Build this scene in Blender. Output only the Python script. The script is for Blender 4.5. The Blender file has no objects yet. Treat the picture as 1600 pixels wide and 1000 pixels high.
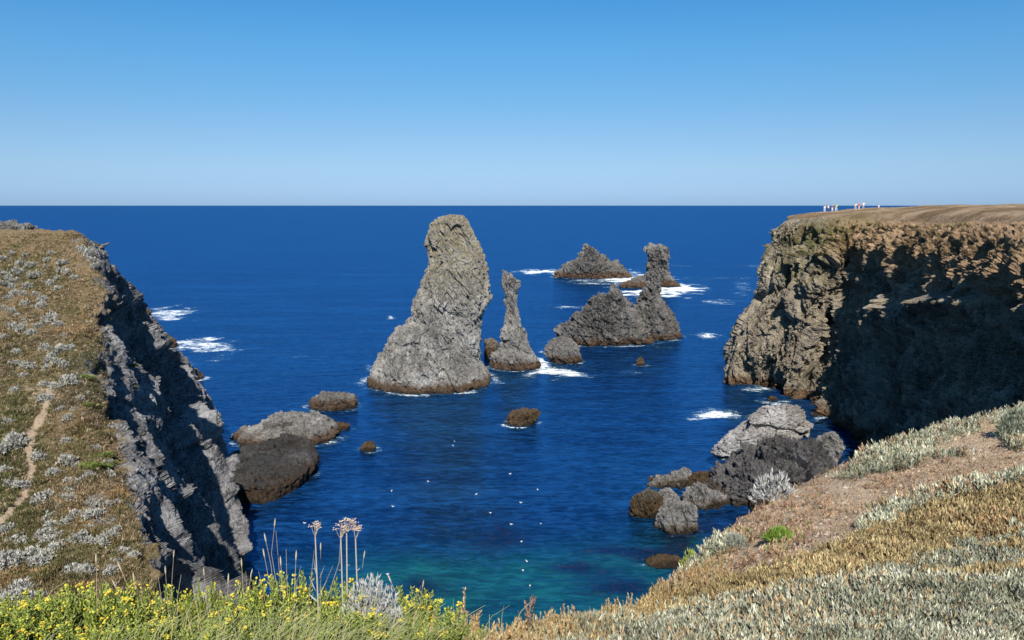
import bpy, math, random
import numpy as np
from mathutils import Vector
from mathutils.bvhtree import BVHTree
R = math.radians
rng = np.random.default_rng(7); random.seed(7)
scene = bpy.context.scene; COL = scene.collection
# ------------------------------------------------------------------ camera
H, F, TH = 35.0, 1250.0, R(8.15)
CT, ST = math.cos(TH), math.sin(TH)
def ray(px, py):
    u, v = (np.asarray(px, float)-800)/F, (500-np.asarray(py, float))/F
    return u, CT+v*ST, -ST+v*CT
def P(px, py, Y):
    a, b, c = ray(px, py); t = Y/b
    return np.stack([a*t, b*t, H+c*t], -1)
def sea(px, py):
    a, b, c = ray(px, py); t = -H/c
    return np.stack([a*t, b*t, 0*t], -1)
def proj(p):
    x, y, z = p[..., 0], p[..., 1], p[..., 2]-H
    d = np.maximum(y*CT-z*ST, .05); v = y*ST+z*CT
    return 800+F*x/d, 500-F*v/d
cam = bpy.data.objects.new('camera', bpy.data.cameras.new('camera')); COL.objects.link(cam)
cam.location = (0, 0, H); cam.rotation_euler = (R(90)-TH, 0, 0)
cam.data.sensor_width = 36; cam.data.lens = 36*F/1600; cam.data.clip_start = .05; cam.data.clip_end = 400000
scene.camera = cam
# ------------------------------------------------------------------ light
SUN_AZ, SUN_EL = R(2), R(43)      # right of straight behind the viewer, height
sd = Vector((math.sin(SUN_AZ)*math.cos(SUN_EL), -math.cos(SUN_AZ)*math.cos(SUN_EL), math.sin(SUN_EL)))
sl = bpy.data.lights.new('sun', 'SUN'); sl.energy = 4.8; sl.angle = R(.53); sl.color = (1, .95, .87)
so = bpy.data.objects.new('sun', sl); COL.objects.link(so); so.rotation_euler = sd.to_track_quat('Z', 'Y').to_euler()
W = bpy.data.worlds.new('World'); scene.world = W; W.use_nodes = True
wn = W.node_tree; bg = wn.nodes['Background']
sky = wn.nodes.new('ShaderNodeTexSky'); sky.sky_type = 'NISHITA'; sky.sun_disc = False
sky.sun_elevation = SUN_EL; sky.sun_rotation = math.atan2(sd.x, sd.y)
sky.altitude = 0; sky.air_density = 1.0; sky.dust_density = .3; sky.ozone_density = 3.0
tcw = wn.nodes.new('ShaderNodeTexCoord'); sx = wn.nodes.new('ShaderNodeSeparateXYZ'); rmp = wn.nodes.new('ShaderNodeValToRGB'); mx = wn.nodes.new('ShaderNodeMix')
mx.data_type = 'RGBA'; mx.blend_type = 'MULTIPLY'; mx.inputs[0].default_value = 1
wn.links.new(tcw.outputs['Generated'], sx.inputs[0]); wn.links.new(sx.outputs[2], rmp.inputs[0]); wn.links.new(sky.outputs[0], mx.inputs[6]); wn.links.new(rmp.outputs[0], mx.inputs[7])
el = rmp.color_ramp.elements
el[0].position = 0; el[0].color = (.60, .95, 1.80, 1); el[1].position = 1; el[1].color = (.45, .95, 1.4, 1)
for ps, cc_ in ((.0086, (.60, .95, 1.80)), (.047, (.72, .98, 1.48)), (.0856, (.72, 1.0, 1.385)), (.123, (.65, 1.05, 1.39)), (.181, (.56, 1.15, 1.5)), (.232, (.44, 1.12, 1.55))): e_ = el.new(ps); e_.color = (*cc_, 1)
wn.links.new(mx.outputs[2], bg.inputs[0]); bg.inputs[1].default_value = .05
scene.view_settings.view_transform = 'Standard'; scene.view_settings.look = 'None'
scene.view_settings.exposure = .6; scene.view_settings.gamma = 1
# ------------------------------------------------------------------ noise
PERM = np.random.default_rng(3).permutation(256).astype(np.int32); PERM = np.concatenate([PERM]*3)
_g = np.random.default_rng(4).normal(size=(256, 3)); GR = (_g/np.linalg.norm(_g, axis=1)[:, None]).astype(np.float32)
RV = np.random.default_rng(5).random((256, 3)).astype(np.float32); RW = np.random.default_rng(6).normal(size=(256, 3)).astype(np.float32)
def hsh(i, j, k): return PERM[PERM[PERM[i & 255]+(j & 255)]+(k & 255)]
def perlin(p, seed=0):
    p = (p+seed*17.37).astype(np.float32); i = np.floor(p).astype(np.int32); f = p-i; u = f*f*f*(f*(f*6-15)+10); out = 0
    for a in (0, 1):
        for b in (0, 1):
            for c in (0, 1):
                g = GR[hsh(i[:, 0]+a, i[:, 1]+b, i[:, 2]+c)]
                d = g[:, 0]*(f[:, 0]-a)+g[:, 1]*(f[:, 1]-b)+g[:, 2]*(f[:, 2]-c)
                w = (u[:, 0] if a else 1-u[:, 0])*(u[:, 1] if b else 1-u[:, 1])*(u[:, 2] if c else 1-u[:, 2])
                out = out+d*w
    return out*1.6
def fbm(p, n=4, seed=0, gain=.5, ridged=False):
    o = 0; a = 1; s = 1
    for k in range(n):
        v = perlin(p*s, seed+k)
        if ridged: v = 1-2*np.abs(v)
        o = o+a*v; a *= gain; s *= 2.03
    return o
def cells(p, seed=0):                      # angular blocks: tilted plane per cell + gap between cells
    p = (p+seed*9.71).astype(np.float32); i = np.floor(p).astype(np.int32)
    d1 = np.full(len(p), 9., np.float32); d2 = d1.copy(); val = np.zeros(len(p), np.float32)
    for a in (-1, 0, 1):
        for b in (-1, 0, 1):
            for c in (-1, 0, 1):
                q = i+np.array([a, b, c]); h = hsh(q[:, 0], q[:, 1], q[:, 2])
                v = p-(q+RV[h]); d = (v*v).sum(1)
                m = d < d1
                d2 = np.where(m, d1, np.minimum(d2, d))
                t = RV[(h+91) & 255, 0]-.5+(v*RW[h]).sum(1)*.5
                val = np.where(m, t, val); d1 = np.where(m, d, d1)
    return val, np.sqrt(d2)-np.sqrt(d1)
def rockdisp(p, amp, scale, seed, aniso=(1, 1, 1), fine=1.0, slant=True):
    q = np.stack([p[:, 0]*.92+p[:, 2]*.39, p[:, 1], p[:, 2]*.92-p[:, 0]*.39], 1) if slant else p
    q = q*np.array(aniso)
    w = np.stack([perlin(q/scale*.8, seed+31), perlin(q/scale*.8, seed+32), perlin(q/scale*.8, seed+33)], 1)
    q = q+w*scale*.16
    c1, g1 = cells(q/scale, seed); c2, g2 = cells(q/scale*2.7, seed+5); c3, g3 = cells(q/scale*6.5, seed+9)
    o = c1*.85+c2*.6*fine+c3*.36*fine+fbm(q/scale*.5, 3, seed+11)*.5
    c4, g4 = cells(q/scale*14, seed+13); o += c4*.2*fine+fbm(q/scale*5, 2, seed+15, .6, True)*.06*fine
    o -= np.exp(-g1/.06)*.25+np.exp(-g2/.07)*.15*fine
    return o*amp
def sstep(a, b, x):
    t = np.clip((x-a)/(b-a), 0, 1); return t*t*(3-2*t)
# ------------------------------------------------------------------ mesh helpers
def mesh_np(name, V, faces, mats, smooth=False, cols=None, attr='Col', mat_idx=None):
    me = bpy.data.meshes.new(name); V = np.asarray(V, np.float32); faces = np.asarray(faces, np.int32)
    n, k = faces.shape
    me.vertices.add(len(V)); me.vertices.foreach_set('co', V.ravel())
    me.loops.add(n*k); me.loops.foreach_set('vertex_index', faces.ravel())
    me.polygons.add(n); me.polygons.foreach_set('loop_start', np.arange(n, dtype=np.int32)*k)
    me.polygons.foreach_set('use_smooth', np.full(n, smooth))
    if mat_idx is not None: me.polygons.foreach_set('material_index', np.asarray(mat_idx, np.int32))
    for m in (mats if isinstance(mats, (list, tuple)) else [mats]): me.materials.append(m)
    me.update(calc_edges=True)
    if cols is not None:
        for nm, c in (cols.items() if isinstance(cols, dict) else [(attr, cols)]):
            a = me.color_attributes.new(nm, 'FLOAT_COLOR', 'POINT')
            c = np.asarray(c, np.float32)
            if c.shape[1] == 3: c = np.concatenate([c, np.ones((len(c), 1), np.float32)], 1)
            a.data.foreach_set('color', c.ravel())
    return me
def grid_faces(nu, nv, wrap=False):
    a = np.arange(nu*nv).reshape(nu, nv)
    if wrap: a = np.concatenate([a, a[:1]], 0)
    return np.stack([a[:-1, :-1], a[1:, :-1], a[1:, 1:], a[:-1, 1:]], -1).reshape(-1, 4)
def normals(G, wrap=False):
    if wrap:
        Gu = np.roll(G, -1, 0)-np.roll(G, 1, 0)
    else: Gu = np.gradient(G, axis=0)
    Gv = np.gradient(G, axis=1)
    n = np.cross(Gu, Gv); return n/np.maximum(np.linalg.norm(n, axis=-1, keepdims=True), 1e-9)
def tag(o, label=None, cat=None, group=None, kind=None):
    if label: o['label'] = label
    if cat: o['category'] = cat
    if group: o['group'] = group
    if kind: o['kind'] = kind
    return o
def link(name, me, parent=None, loc=None):
    o = bpy.data.objects.new(name, me); COL.objects.link(o)
    if parent: o.parent = parent
    if loc is not None: o.location = loc
    return o
def empty(name, loc, rz=0):
    o = bpy.data.objects.new(name, None); COL.objects.link(o); o.location = loc; o.rotation_euler = (0, 0, rz)
    o.empty_display_size = .2; return o
def dup(root, loc, rz, sc=1.0, label=None):
    r = root.copy(); COL.objects.link(r); r.location = loc; r.rotation_euler = (0, 0, rz); r.scale = (sc, sc, sc)
    if label: r['label'] = label
    for ch in list(root.children):
        c = ch.copy(); COL.objects.link(c); c.parent = r
    return r
# ------------------------------------------------------------------ materials
class NT:
    def __init__(s, name):
        s.m = bpy.data.materials.new(name); s.m.use_nodes = True; s.t = s.m.node_tree
        s.b = s.t.nodes['Principled BSDF']; s.tc = None
    def n(s, typ, ins=None, **kw):
        nd = s.t.nodes.new('ShaderNode'+typ)
        for k, v in kw.items(): setattr(nd, k, v)
        for k, v in (ins or {}).items():
            if hasattr(v, 'is_output'): s.t.links.new(v, nd.inputs[k])
            else: nd.inputs[k].default_value = v
        return nd
    def co(s):
        if s.tc is None: s.tc = s.n('TexCoord').outputs['Object']
        return s.tc
    def noise(s, scale, detail=6, rough=.6, vec=None, dist=0):
        return s.n('TexNoise', {'Vector': vec or s.co(), 'Scale': scale, 'Detail': detail, 'Roughness': rough, 'Distortion': dist}).outputs['Fac']
    def map(s, v, a, b, c=0., d=1.):
        return s.n('MapRange', {'Value': v, 'From Min': a, 'From Max': b, 'To Min': c, 'To Max': d}).outputs[0]
    def mix(s, f, a, b, mode='MIX'):
        nd = s.n('Mix', data_type='RGBA', blend_type=mode, clamp_factor=True)
        for i, v in ((0, f), (6, a), (7, b)):
            if hasattr(v, 'is_output'): s.t.links.new(v, nd.inputs[i])
            else: nd.inputs[i].default_value = v if not isinstance(v, tuple) else (*v, 1)
        return nd.outputs[2]
    def math(s, op, a, b=0., c=0.):
        nd = s.n('Math', operation=op)
        for i, v in enumerate((a, b, c)):
            if hasattr(v, 'is_output'): s.t.links.new(v, nd.inputs[i])
            else: nd.inputs[i].default_value = v
        return nd.outputs[0]
    def scale(s, v): return s.n('Mapping', {'Vector': s.co(), 'Scale': v}).outputs[0]
    def out(s, name, v):
        if hasattr(v, 'is_output'): s.t.links.new(v, s.b.inputs[name])
        else: s.b.inputs[name].default_value = v if not (isinstance(v, tuple) and len(v) == 3) else (*v, 1)
    def bump(s, layers):
        nrm = None
        for h, st, d in layers:
            nd = s.n('Bump', {'Height': h, 'Strength': st, 'Distance': d})
            if nrm: s.t.links.new(nrm, nd.inputs['Normal'])
            nrm = nd.outputs[0]
        s.t.links.new(nrm, s.b.inputs['Normal'])
def rock_nodes(t, dark, light, warm, warm_amt=.4, wet=True, lichen_z=None, tidal=(.075, .048, .03), aniso=(1, 1, .6), s=1.0, tide_h=2.0):
    v = t.scale(aniso)
    a = t.noise(.35*s, 10, .7, v, .3); b = t.noise(2.2*s, 8, .78, v, .25); c = t.noise(.09, 3, .5)
    vo = t.n('TexVoronoi', {'Vector': v, 'Scale': 1.3*s, 'Randomness': 1.0}, feature='DISTANCE_TO_EDGE')
    k = t.math('ADD', t.math('MULTIPLY', a, .55), t.math('MULTIPLY', b, .45))
    col = t.mix(t.map(k, .4, .6), dark, light)
    col = t.mix(t.map(c, .4, .62, 0, warm_amt), col, warm)
    sv = t.n('Mapping', {'Vector': t.co(), 'Rotation': (.25, .5, 0), 'Scale': (1.7, 1.7, .2)}).outputs[0]
    st = t.noise(1.1*s, 6, .72, sv, .4); col = t.mix(t.map(st, .5, .6, 0, .55), col, tuple(x*.75 for x in dark))
    pa = t.noise(.16*s, 4, .55); col = t.mix(t.map(pa, .52, .62, 0, .4), col, tuple(x*1.1 for x in dark)); col = t.mix(t.map(pa, .45, .36, 0, .4), col, tuple(min(.66, x*1.15) for x in light))
    sp = t.noise(9*s, 4, .8, v); b = t.math('ADD', t.math('MULTIPLY', b, .8), t.math('MULTIPLY', st, -.5)); b = t.math('ADD', b, .35)
    col = t.mix(t.map(sp, .54, .64, 0, .6), col, tuple(min(.66, x*1.5) for x in light))
    col = t.mix(t.map(sp, .46, .36, 0, .8), col, tuple(x*.35 for x in dark))
    col = t.mix(t.map(b, .45, .37, 0, .6), col, tuple(x*.5 for x in dark))
    pos = t.n('NewGeometry').outputs['Position']
    z = t.n('SeparateXYZ', {0: pos}).outputs[2]
    zz = t.math('ADD', z, t.math('MULTIPLY', t.math('SUBTRACT', t.noise(.45, 5, .6), .5), -2.6))
    if lichen_z:
        ln = t.noise(.8*s, 8, .7)
        f = t.math('MULTIPLY', t.map(zz, lichen_z*.5, lichen_z, 0, 1), t.map(ln, .42, .6, .15, .85))
        col = t.mix(f, col, (.34, .285, .16))
    if wet:
        tc = t.mix(t.map(b, .4, .6), tidal, tuple(x*2.1 for x in tidal))
        col = t.mix(t.map(zz, tide_h, tide_h-.9), col, tc)
        col = t.mix(t.map(zz, .55, .1, 0, .8), col, (.02, .014, .009))
    return col, a, b, sp, vo.outputs['Distance']
def rock_mat(name, dark=(.075, .07, .068), light=(.36, .345, .32), warm=(.22, .19, .15), rough=.9, bump=1.0, **kw):
    t = NT(name); col, a, b, sp, vo = rock_nodes(t, dark, light, warm, **kw)
    t.out('Base Color', col); t.out('Roughness', rough); t.out('Specular IOR Level', .25)
    t.bump([(t.map(vo, 0, .12), .4*bump, .25), (b, 1.*bump, .6), (sp, 1.*bump, .2)])
    return t.m
M_needle = rock_mat('needle_rock', dark=(.12, .113, .105), light=(.64, .61, .55), lichen_z=27)
M_islet = rock_mat('islet_rock', dark=(.05, .047, .046), light=(.34, .32, .30))
M_needle2 = rock_mat('slender_needle_rock', dark=(.075, .07, .068), light=(.50, .475, .44))
M_islet2 = rock_mat('pyramid_rock', dark=(.05, .045, .042), light=(.28, .26, .235), s=.5, tide_h=3.0)
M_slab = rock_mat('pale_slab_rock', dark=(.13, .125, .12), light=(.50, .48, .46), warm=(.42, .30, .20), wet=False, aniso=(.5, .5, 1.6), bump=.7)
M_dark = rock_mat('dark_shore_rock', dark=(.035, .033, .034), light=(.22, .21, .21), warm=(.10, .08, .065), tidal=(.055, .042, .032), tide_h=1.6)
M_dark2 = rock_mat('shade_painted_shore_rock', dark=(.02, .019, .02), light=(.13, .125, .12), warm=(.07, .055, .045), tidal=(.04, .026, .016), tide_h=2.4)  # near black: the left cliff's cast shadow is painted into this rock colour
M_bould = rock_mat('boulder_rock', dark=(.09, .086, .08), light=(.48, .455, .43), tide_h=1.1, tidal=(.085, .062, .038))
M_brown = rock_mat('brown_tidal_rock', dark=(.06, .05, .038), light=(.30, .25, .19), tidal=(.065, .042, .022), tide_h=3)
M_lowrock = rock_mat('low_platform_rock', dark=(.11, .105, .10), light=(.52, .50, .475), tide_h=1.6, aniso=(.6, .6, 1.3))
def leafmat(name, rough=.55, trans=.25, attr='Col'):
    t = NT(name); c = t.n('Attribute', attribute_name=attr).outputs['Color']
    t.out('Base Color', c); t.out('Roughness', rough); t.out('Specular IOR Level', .3)
    tr = t.n('BsdfTranslucent', {'Color': c}); mx = t.n('MixShader', {0: trans, 1: t.b.outputs[0], 2: tr.outputs[0]})
    t.t.links.new(mx.outputs[0], t.t.nodes['Material Output'].inputs[0]); return t.m
M_leaf = leafmat('leaf'); M_grass = leafmat('dry_grass', .7, .2); M_flower = leafmat('flower_head', .6, .15)
def plain(name, c, rough=.7):
    t = NT(name); n = t.noise(30, 3); t.out('Base Color', t.mix(t.map(n, .3, .7, 0, .35), c, tuple(x*.6 for x in c))); t.out('Roughness', rough); return t.m
# ------------------------------------------------------------------ rocks rising from the sea
FOAMRING = []
def loft(prof, Y0, depth, seed, amp, scale, nu, nv, zbot=-2.5, flare=1.03, lean=0, aniso=(1, 1, .5), rmin=0, fine=1., ex=2.3):
    pr = []
    for py, l, r in prof:
        a, b = P(l, py, Y0), P(r, py, Y0); pr.append((a[2], (a[0]+b[0])/2, (b[0]-a[0])/2))
    pr = np.array(pr); bx, br, bz = pr[-1, 1], pr[-1, 2], pr[-1, 0]
    if zbot is not None and bz > zbot: pr = np.vstack([pr, [zbot, bx, br*flare]])
    top = pr[0].copy(); top[0] += top[2]*.06
    T = np.vstack([[top[0], top[1], 0.0], [top[0]-top[2]*.015, top[1], top[2]*.6], pr])
    seg = np.sqrt(np.diff(T[:, 0])**2+(np.diff(T[:, 2]))**2*1.0+np.diff(T[:, 1])**2*.5); s = np.r_[0, np.cumsum(seg)]
    t = np.linspace(0, s[-1], nv); z, cx, rx = (np.interp(t, s, T[:, k]) for k in range(3))
    k = np.ones(3)/3                                     # soften the corners of the profile a little
    def sm(a): return np.convolve(np.r_[a[0], a, a[-1]], k, 'valid')
    z, cx, rx = sm(z), sm(cx), sm(rx); rx[0] = 0
    u = np.linspace(0, 2*math.pi, nu, endpoint=False)[:, None]
    cu, su = np.cos(u), np.sin(u); e = 2/ex
    X = cx+rx*np.sign(cu)*np.abs(cu)**e; ry = np.maximum(rx*depth, np.minimum(rmin, rx*3))
    zt = (z-z.min())/(z.max()-z.min()+1e-6)
    Yv = Y0+lean*zt+ry*np.sign(su)*np.abs(su)**e
    G = np.stack([X, Yv+0*X, z+0*X], -1); N = normals(G, True)
    if np.mean(np.einsum('ijk,ijk->ij', N, G-G.mean((0, 1)))) < 0: N = -N
    N[:, 0] = (0, 0, 1)
    p = G.reshape(-1, 3); d = rockdisp(p, amp, scale, seed, aniso, fine)
    r = np.clip(rx/np.maximum(rx.max()*.25, .01), .25, 1)+0*np.zeros((nu, 1)); d = (d.reshape(nu, nv)*r)
    d[:, 0] = d[:, 0].mean()
    G = G+N*(d[..., None]-amp*.3*r[..., None] if np.ndim(r) else d[..., None]-amp*.3)
    G[:, 0] = G[:, 0].mean(0)
    Fc = grid_faces(nu, nv, True)[:, ::-1]
    if zbot is not None and zbot < 0:
        i = int(np.argmin(np.abs(z))); FOAMRING.append((cx[i], Y0, rx[i], ry[i]))
    return G.reshape(-1, 3), Fc
def rock(name, label, cat, parts, mat, group=None):
    Vs, Fs, off = [], [], 0
    for kw in parts:
        V, Fc = loft(**kw); Vs.append(V); Fs.append(Fc+off); off += len(V)
    V = np.vstack(Vs); Fc = np.vstack(Fs)
    c = np.array([V[:, 0].mean(), V[:, 1].mean(), 0.])
    o = link(name, mesh_np(name, V-c, Fc, mat), loc=tuple(c)); tag(o, label, cat, group); return o
def one(prof, Y0, depth=.8, seed=1, amp=.6, scale=3., nu=260, nv=200, **k):
    return dict(prof=prof, Y0=Y0, depth=depth, seed=seed, amp=amp, scale=scale, nu=nu, nv=nv, **k)
rock('sea_stack', 'tallest grey rock needle rising from the sea in the middle of the cove', 'sea stack', [one(
    [(336,702,726),(341,688,731),(347,677,735),(362,670,742),(384,668,746),(413,671,757),(420,664,759),(448,658,762),(467,647,763),(480,645,758),(500,643,753),(512,623,752),(528,610,752),(560,594,751),(576,581,759),(590,577,768)],
    158, .95, 3, .66, 2.8, 620, 560, aniso=(1, 1, .42))], M_needle)
rock('sea_stack', 'slender crooked rock needle with a pointed notched top, right of the tallest stack', 'sea stack', [one(
    [(421,784,788),(428,783,796),(438,784,815),(447,786,813),(458,789,808),(474,790,807),(490,789,810),(504,787,814),(514,783,818),(530,783,823),(544,778,829),(556,768,836),(570,769,845)],
    172, .8, 5, .55, 1.7, 360, 380, aniso=(1, 1, .38))], M_needle2)
rock('rock', 'low brown rock at the left foot of the slender needle', 'rock', [one([(529,762,772),(534,757,777),(541,757,779)], 184, 1, 6, .3, 1.2, 90, 60)], M_brown)
rock('boulder', 'round grey boulder with a brown tide band right of the slender needle', 'boulder', [one(
    [(529,866,893),(537,857,898),(543,852,903),(555,854,908),(564,862,908),(571,866,902)], 178, .9, 8, .45, 1.7, 260, 160)], M_islet)
rock('rocky_islet', 'jagged two-peaked grey islet with a ragged ridge and a sharp spire', 'islet', [
    one([(444,953,960),(456,949,969),(466,925,979),(475,918,984),(483,904,990),(500,889,1003),(517,872,1015),(530,868,1022)], 205, .55, 9, 1.25, 2.4, 460, 300, ex=1.8),
    one([(421,1013,1021),(431,1010,1029),(444,1009,1033),(464,996,1033),(480,990,1044),(494,985,1052),(511,975,1060),(521,972,1062)], 213, .85, 10, 1.0, 1.9, 320, 280, ex=1.9)], M_islet)
rock('rocky_islet', 'pyramid-shaped dark rock islet with a small knob on top, farthest out at sea', 'islet', [one(
    [(381,914,919),(386,911,926),(394,910,938),(400,904,948),(406,895,954),(417,881,970),(431,867,983)], 395, .6, 11, 2.1, 4.0, 360, 240, ex=1.8)], M_islet2)
rock('sea_stack', 'stumpy rock pillar with a wide rounded head in white surf', 'sea stack', [one(
    [(384,1017,1033),(388,1011,1042),(402,1011,1045),(407,1013,1043),(419,1010,1040),(430,1008,1046),(438,1003,1052),(446,998,1060)], 352, .8, 12, 1.5, 3.0, 300, 240)], M_islet2)
rock('rock', 'low dark rock in the surf at the left of the stumpy pillar', 'rock', [one([(431,1000,1010),(437,984,1010),(444,969,1012),(450,968,1004)], 345, .7, 13, .8, 2.5, 160, 80)], M_islet2)
rock('rock', 'tiny brown pointed rock alone below the two-peaked islet', 'rock', [one([(557,999,1002),(563,996,1006),(572,993,1008)], 174, .9, 14, .2, .8, 80, 60)], M_brown)
rock('rock_platform', 'large flat-topped grey rock slab with a brown waterline edge beside the left cliff', 'rock', [one(
    [(645,434,458),(650,427,490),(656,420,506),(664,394,518),(676,374,527),(690,364,528),(700,362,520)], 119, .8, 16, .6, 3.0, 360, 220, ex=2.7)], M_lowrock)
rock('rock_platform', 'dark lower rock with the cliff shadow painted into its colour in front of the flat-topped slab', 'rock', [one(
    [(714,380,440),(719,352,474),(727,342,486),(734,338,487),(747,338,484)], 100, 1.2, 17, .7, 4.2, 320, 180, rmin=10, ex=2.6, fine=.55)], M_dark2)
rock('rock', 'small brown rock touching the water off the right tip of the flat slab', 'rock', [one([(660,526,540),(664,522,548),(673,521,547)], 123, .8, 18, .25, .9, 90, 60)], M_brown)
rock('rocky_islet', 'low oval dark grey islet between the flat slab and the tallest stack', 'islet', [one(
    [(615,506,545),(620,493,553),(628,484,557),(638,485,558)], 137, .75, 19, .5, 1.6, 240, 120)], M_islet)
rock('rock', 'small round brown rock alone in the cove water right of the flat slab', 'rock', [one([(691,572,583),(697,565,588),(706,563,587)], 112, .9, 20, .22, .9, 90, 60)], M_brown)
rock('rock', 'orange-brown jagged rock in open water below the tallest stack', 'rock', [one([(641,812,841),(647,796,843),(658,791,839),(670,791,836)], 126, .8, 21, .4, 1.2, 160, 90)], M_brown)
rock('rock', 'farthest low brown rock in surf behind the left headland', 'rock', [one([(480,206,228),(486,200,235),(495,198,236)], 255, .7, 22, .4, 1.5, 120, 60)], M_brown)
rock('rock', 'reddish brown rock with the broad white surf patch beside the left headland', 'rock', [one([(525,236,262),(532,228,273),(543,226,277)], 197, .8, 23, .5, 1.6, 150, 80)], M_brown)
rock('rock', 'brown sloping rock shelf at the far foot of the left headland', 'rock', [one([(548,225,262),(560,225,280),(575,230,298),(588,235,314),(597,238,318)], 160, .7, 24, .6, 1.7, 200, 140)], M_brown)
rock('boulder', 'pale grey leaning slab of rock resting on the dark shore rocks at right', 'boulder', [one(
    [(632,1217,1243),(640,1192,1256),(650,1174,1263),(662,1163,1266),(676,1148,1263),(690,1134,1250),(704,1120,1225),(714,1116,1190)], 104, .8, 25, .85, 3.2, 380, 260, zbot=None, aniso=(.5, .5, 1.3), fine=.7)], M_slab)
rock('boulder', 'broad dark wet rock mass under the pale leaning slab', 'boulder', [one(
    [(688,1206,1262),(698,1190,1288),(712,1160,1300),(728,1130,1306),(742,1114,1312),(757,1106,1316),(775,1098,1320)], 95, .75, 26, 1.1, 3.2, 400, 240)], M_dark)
rock('boulder', 'pointed grey rock between the pale slab and the shaded cliff', 'boulder', [one(
    [(676,1292,1302),(685,1277,1313),(697,1264,1321),(710,1268,1314),(722,1275,1310)], 107, .7, 27, .4, 1.5, 180, 120)], M_bould)
rock('boulder', 'small pale block at the right end of the dark shore rocks', 'boulder', [one(
    [(710,1290,1303),(718,1284,1308),(732,1284,1308),(742,1286,1304)], 99, .8, 28, .3, 1.2, 120, 80)], M_bould)
rock('boulder', 'flat grey-brown rock at the back left of the shore boulder pile', 'boulder', [one(
    [(739,1048,1068),(746,1022,1080),(755,1013,1088),(765,1016,1090)], 98, .8, 29, .7, 2.2, 200, 120)], M_bould)
rock('boulder', 'grey rounded boulder in the middle of the shore boulder pile', 'boulder', [one(
    [(757,1084,1108),(768,1068,1124),(785,1062,1136),(798,1064,1140)], 91, .85, 30, .8, 2.4, 260, 160)], M_bould)
rock('boulder', 'brown weedy rock at the water side of the shore boulder pile', 'boulder', [one(
    [(767,1005,1028),(778,991,1035),(792,986,1037),(806,987,1037)], 87.5, .9, 31, .55, 1.6, 200, 120)], M_brown)
rock('boulder', 'small grey rock wedged between the brown rocks of the boulder pile', 'boulder', [one(
    [(764,1030,1048),(772,1025,1058),(785,1026,1062),(795,1026,1062)], 90, .8, 32, .3, 1.2, 140, 90)], M_bould)
rock('boulder', 'pale grey block-shaped boulder nearest the viewer, standing in shallow water', 'boulder', [one(
    [(784,1050,1074),(791,1035,1082),(806,1027,1089),(820,1026,1090),(832,1029,1090)], 83.5, .85, 33, .55, 2.4, 280, 180, ex=2.8)], M_bould)
rock('rock', 'flat dark brown rock just above the plants at the edge of the near slope', 'rock', [one(
    [(868,1040,1056),(875,1012,1064),(885,1006,1068)], 75, .8, 34, .25, .9, 120, 60)], M_brown)
rock('rock', 'tiny rock breaking the surf below the right headland knob', 'rock', [one([(620,1203,1212),(626,1199,1216)], 142, .9, 35, .2, .9, 70, 40)], M_brown)
rock('rock', 'low brown ledge linking the boulder pile to the dark rock mass', 'rock', [one(
    [(738,1085,1105),(746,1075,1122),(758,1073,1130)], 97.5, .6, 36, .35, 1.2, 140, 70)], M_brown)
# ------------------------------------------------------------------ lofted terrain sheets
def cr_mat(n, m):
    t = np.linspace(0, n-1, m); M = np.zeros((m, n)); i = np.minimum(t.astype(int), n-2); f = t-i
    w = np.stack([-.5*f+f*f-.5*f**3, 1-2.5*f*f+1.5*f**3, .5*f+2*f*f-1.5*f**3, -.5*f*f+.5*f**3], 1)
    for r in range(m):
        for k in range(4):
            j = i[r]-1+k
            if j < 0: M[r, 0] += 2*w[r, k]; M[r, 1] -= w[r, k]
            elif j > n-1: M[r, n-1] += 2*w[r, k]; M[r, n-2] -= w[r, k]
            else: M[r, j] += w[r, k]
    return M
def net(C, nu, nv):
    C = np.array(C, float); D = np.einsum('ai,ijk->ajk', cr_mat(C.shape[0], nu), C)
    dl = np.diff(D, axis=1); ln = np.linalg.norm(dl, axis=2, keepdims=True)+1e-6        # tangents limited so nothing overshoots
    T = np.concatenate([dl[:, :1], (dl[:, :-1]*ln[:, 1:]+dl[:, 1:]*ln[:, :-1])/(ln[:, 1:]+ln[:, :-1]), dl[:, -1:]], 1)
    t = np.linspace(0, C.shape[1]-1, nv); i = np.minimum(t.astype(int), C.shape[1]-2); f = (t-i)[None, :, None]
    O = (2*f**3-3*f**2+1)*D[:, i]+(f**3-2*f**2+f)*T[:, i]+(3*f**2-2*f**3)*D[:, i+1]+(f**3-f**2)*T[:, i+1]
    return O, np.linspace(0, C.shape[0]-1, nu)[:, None]+np.zeros((1, nv)), np.linspace(0, C.shape[1]-1, nv)[None]+np.zeros((nu, 1))
def q(px, py, Y): return tuple(P(px, py, Y))
def S(px, py, dz=0): a = sea(px, py); return (a[0], a[1], dz)
def below(p, dx=0, dy=0): return (p[0]+dx, p[1]+dy, -4.)
def noisepx(p, s, seed=0): return fbm(p/s, 3, seed)
def blob(px, py, cx, cy, rx, ry): return np.exp(-(((px-cx)/rx)**2+((py-cy)/ry)**2))
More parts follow.
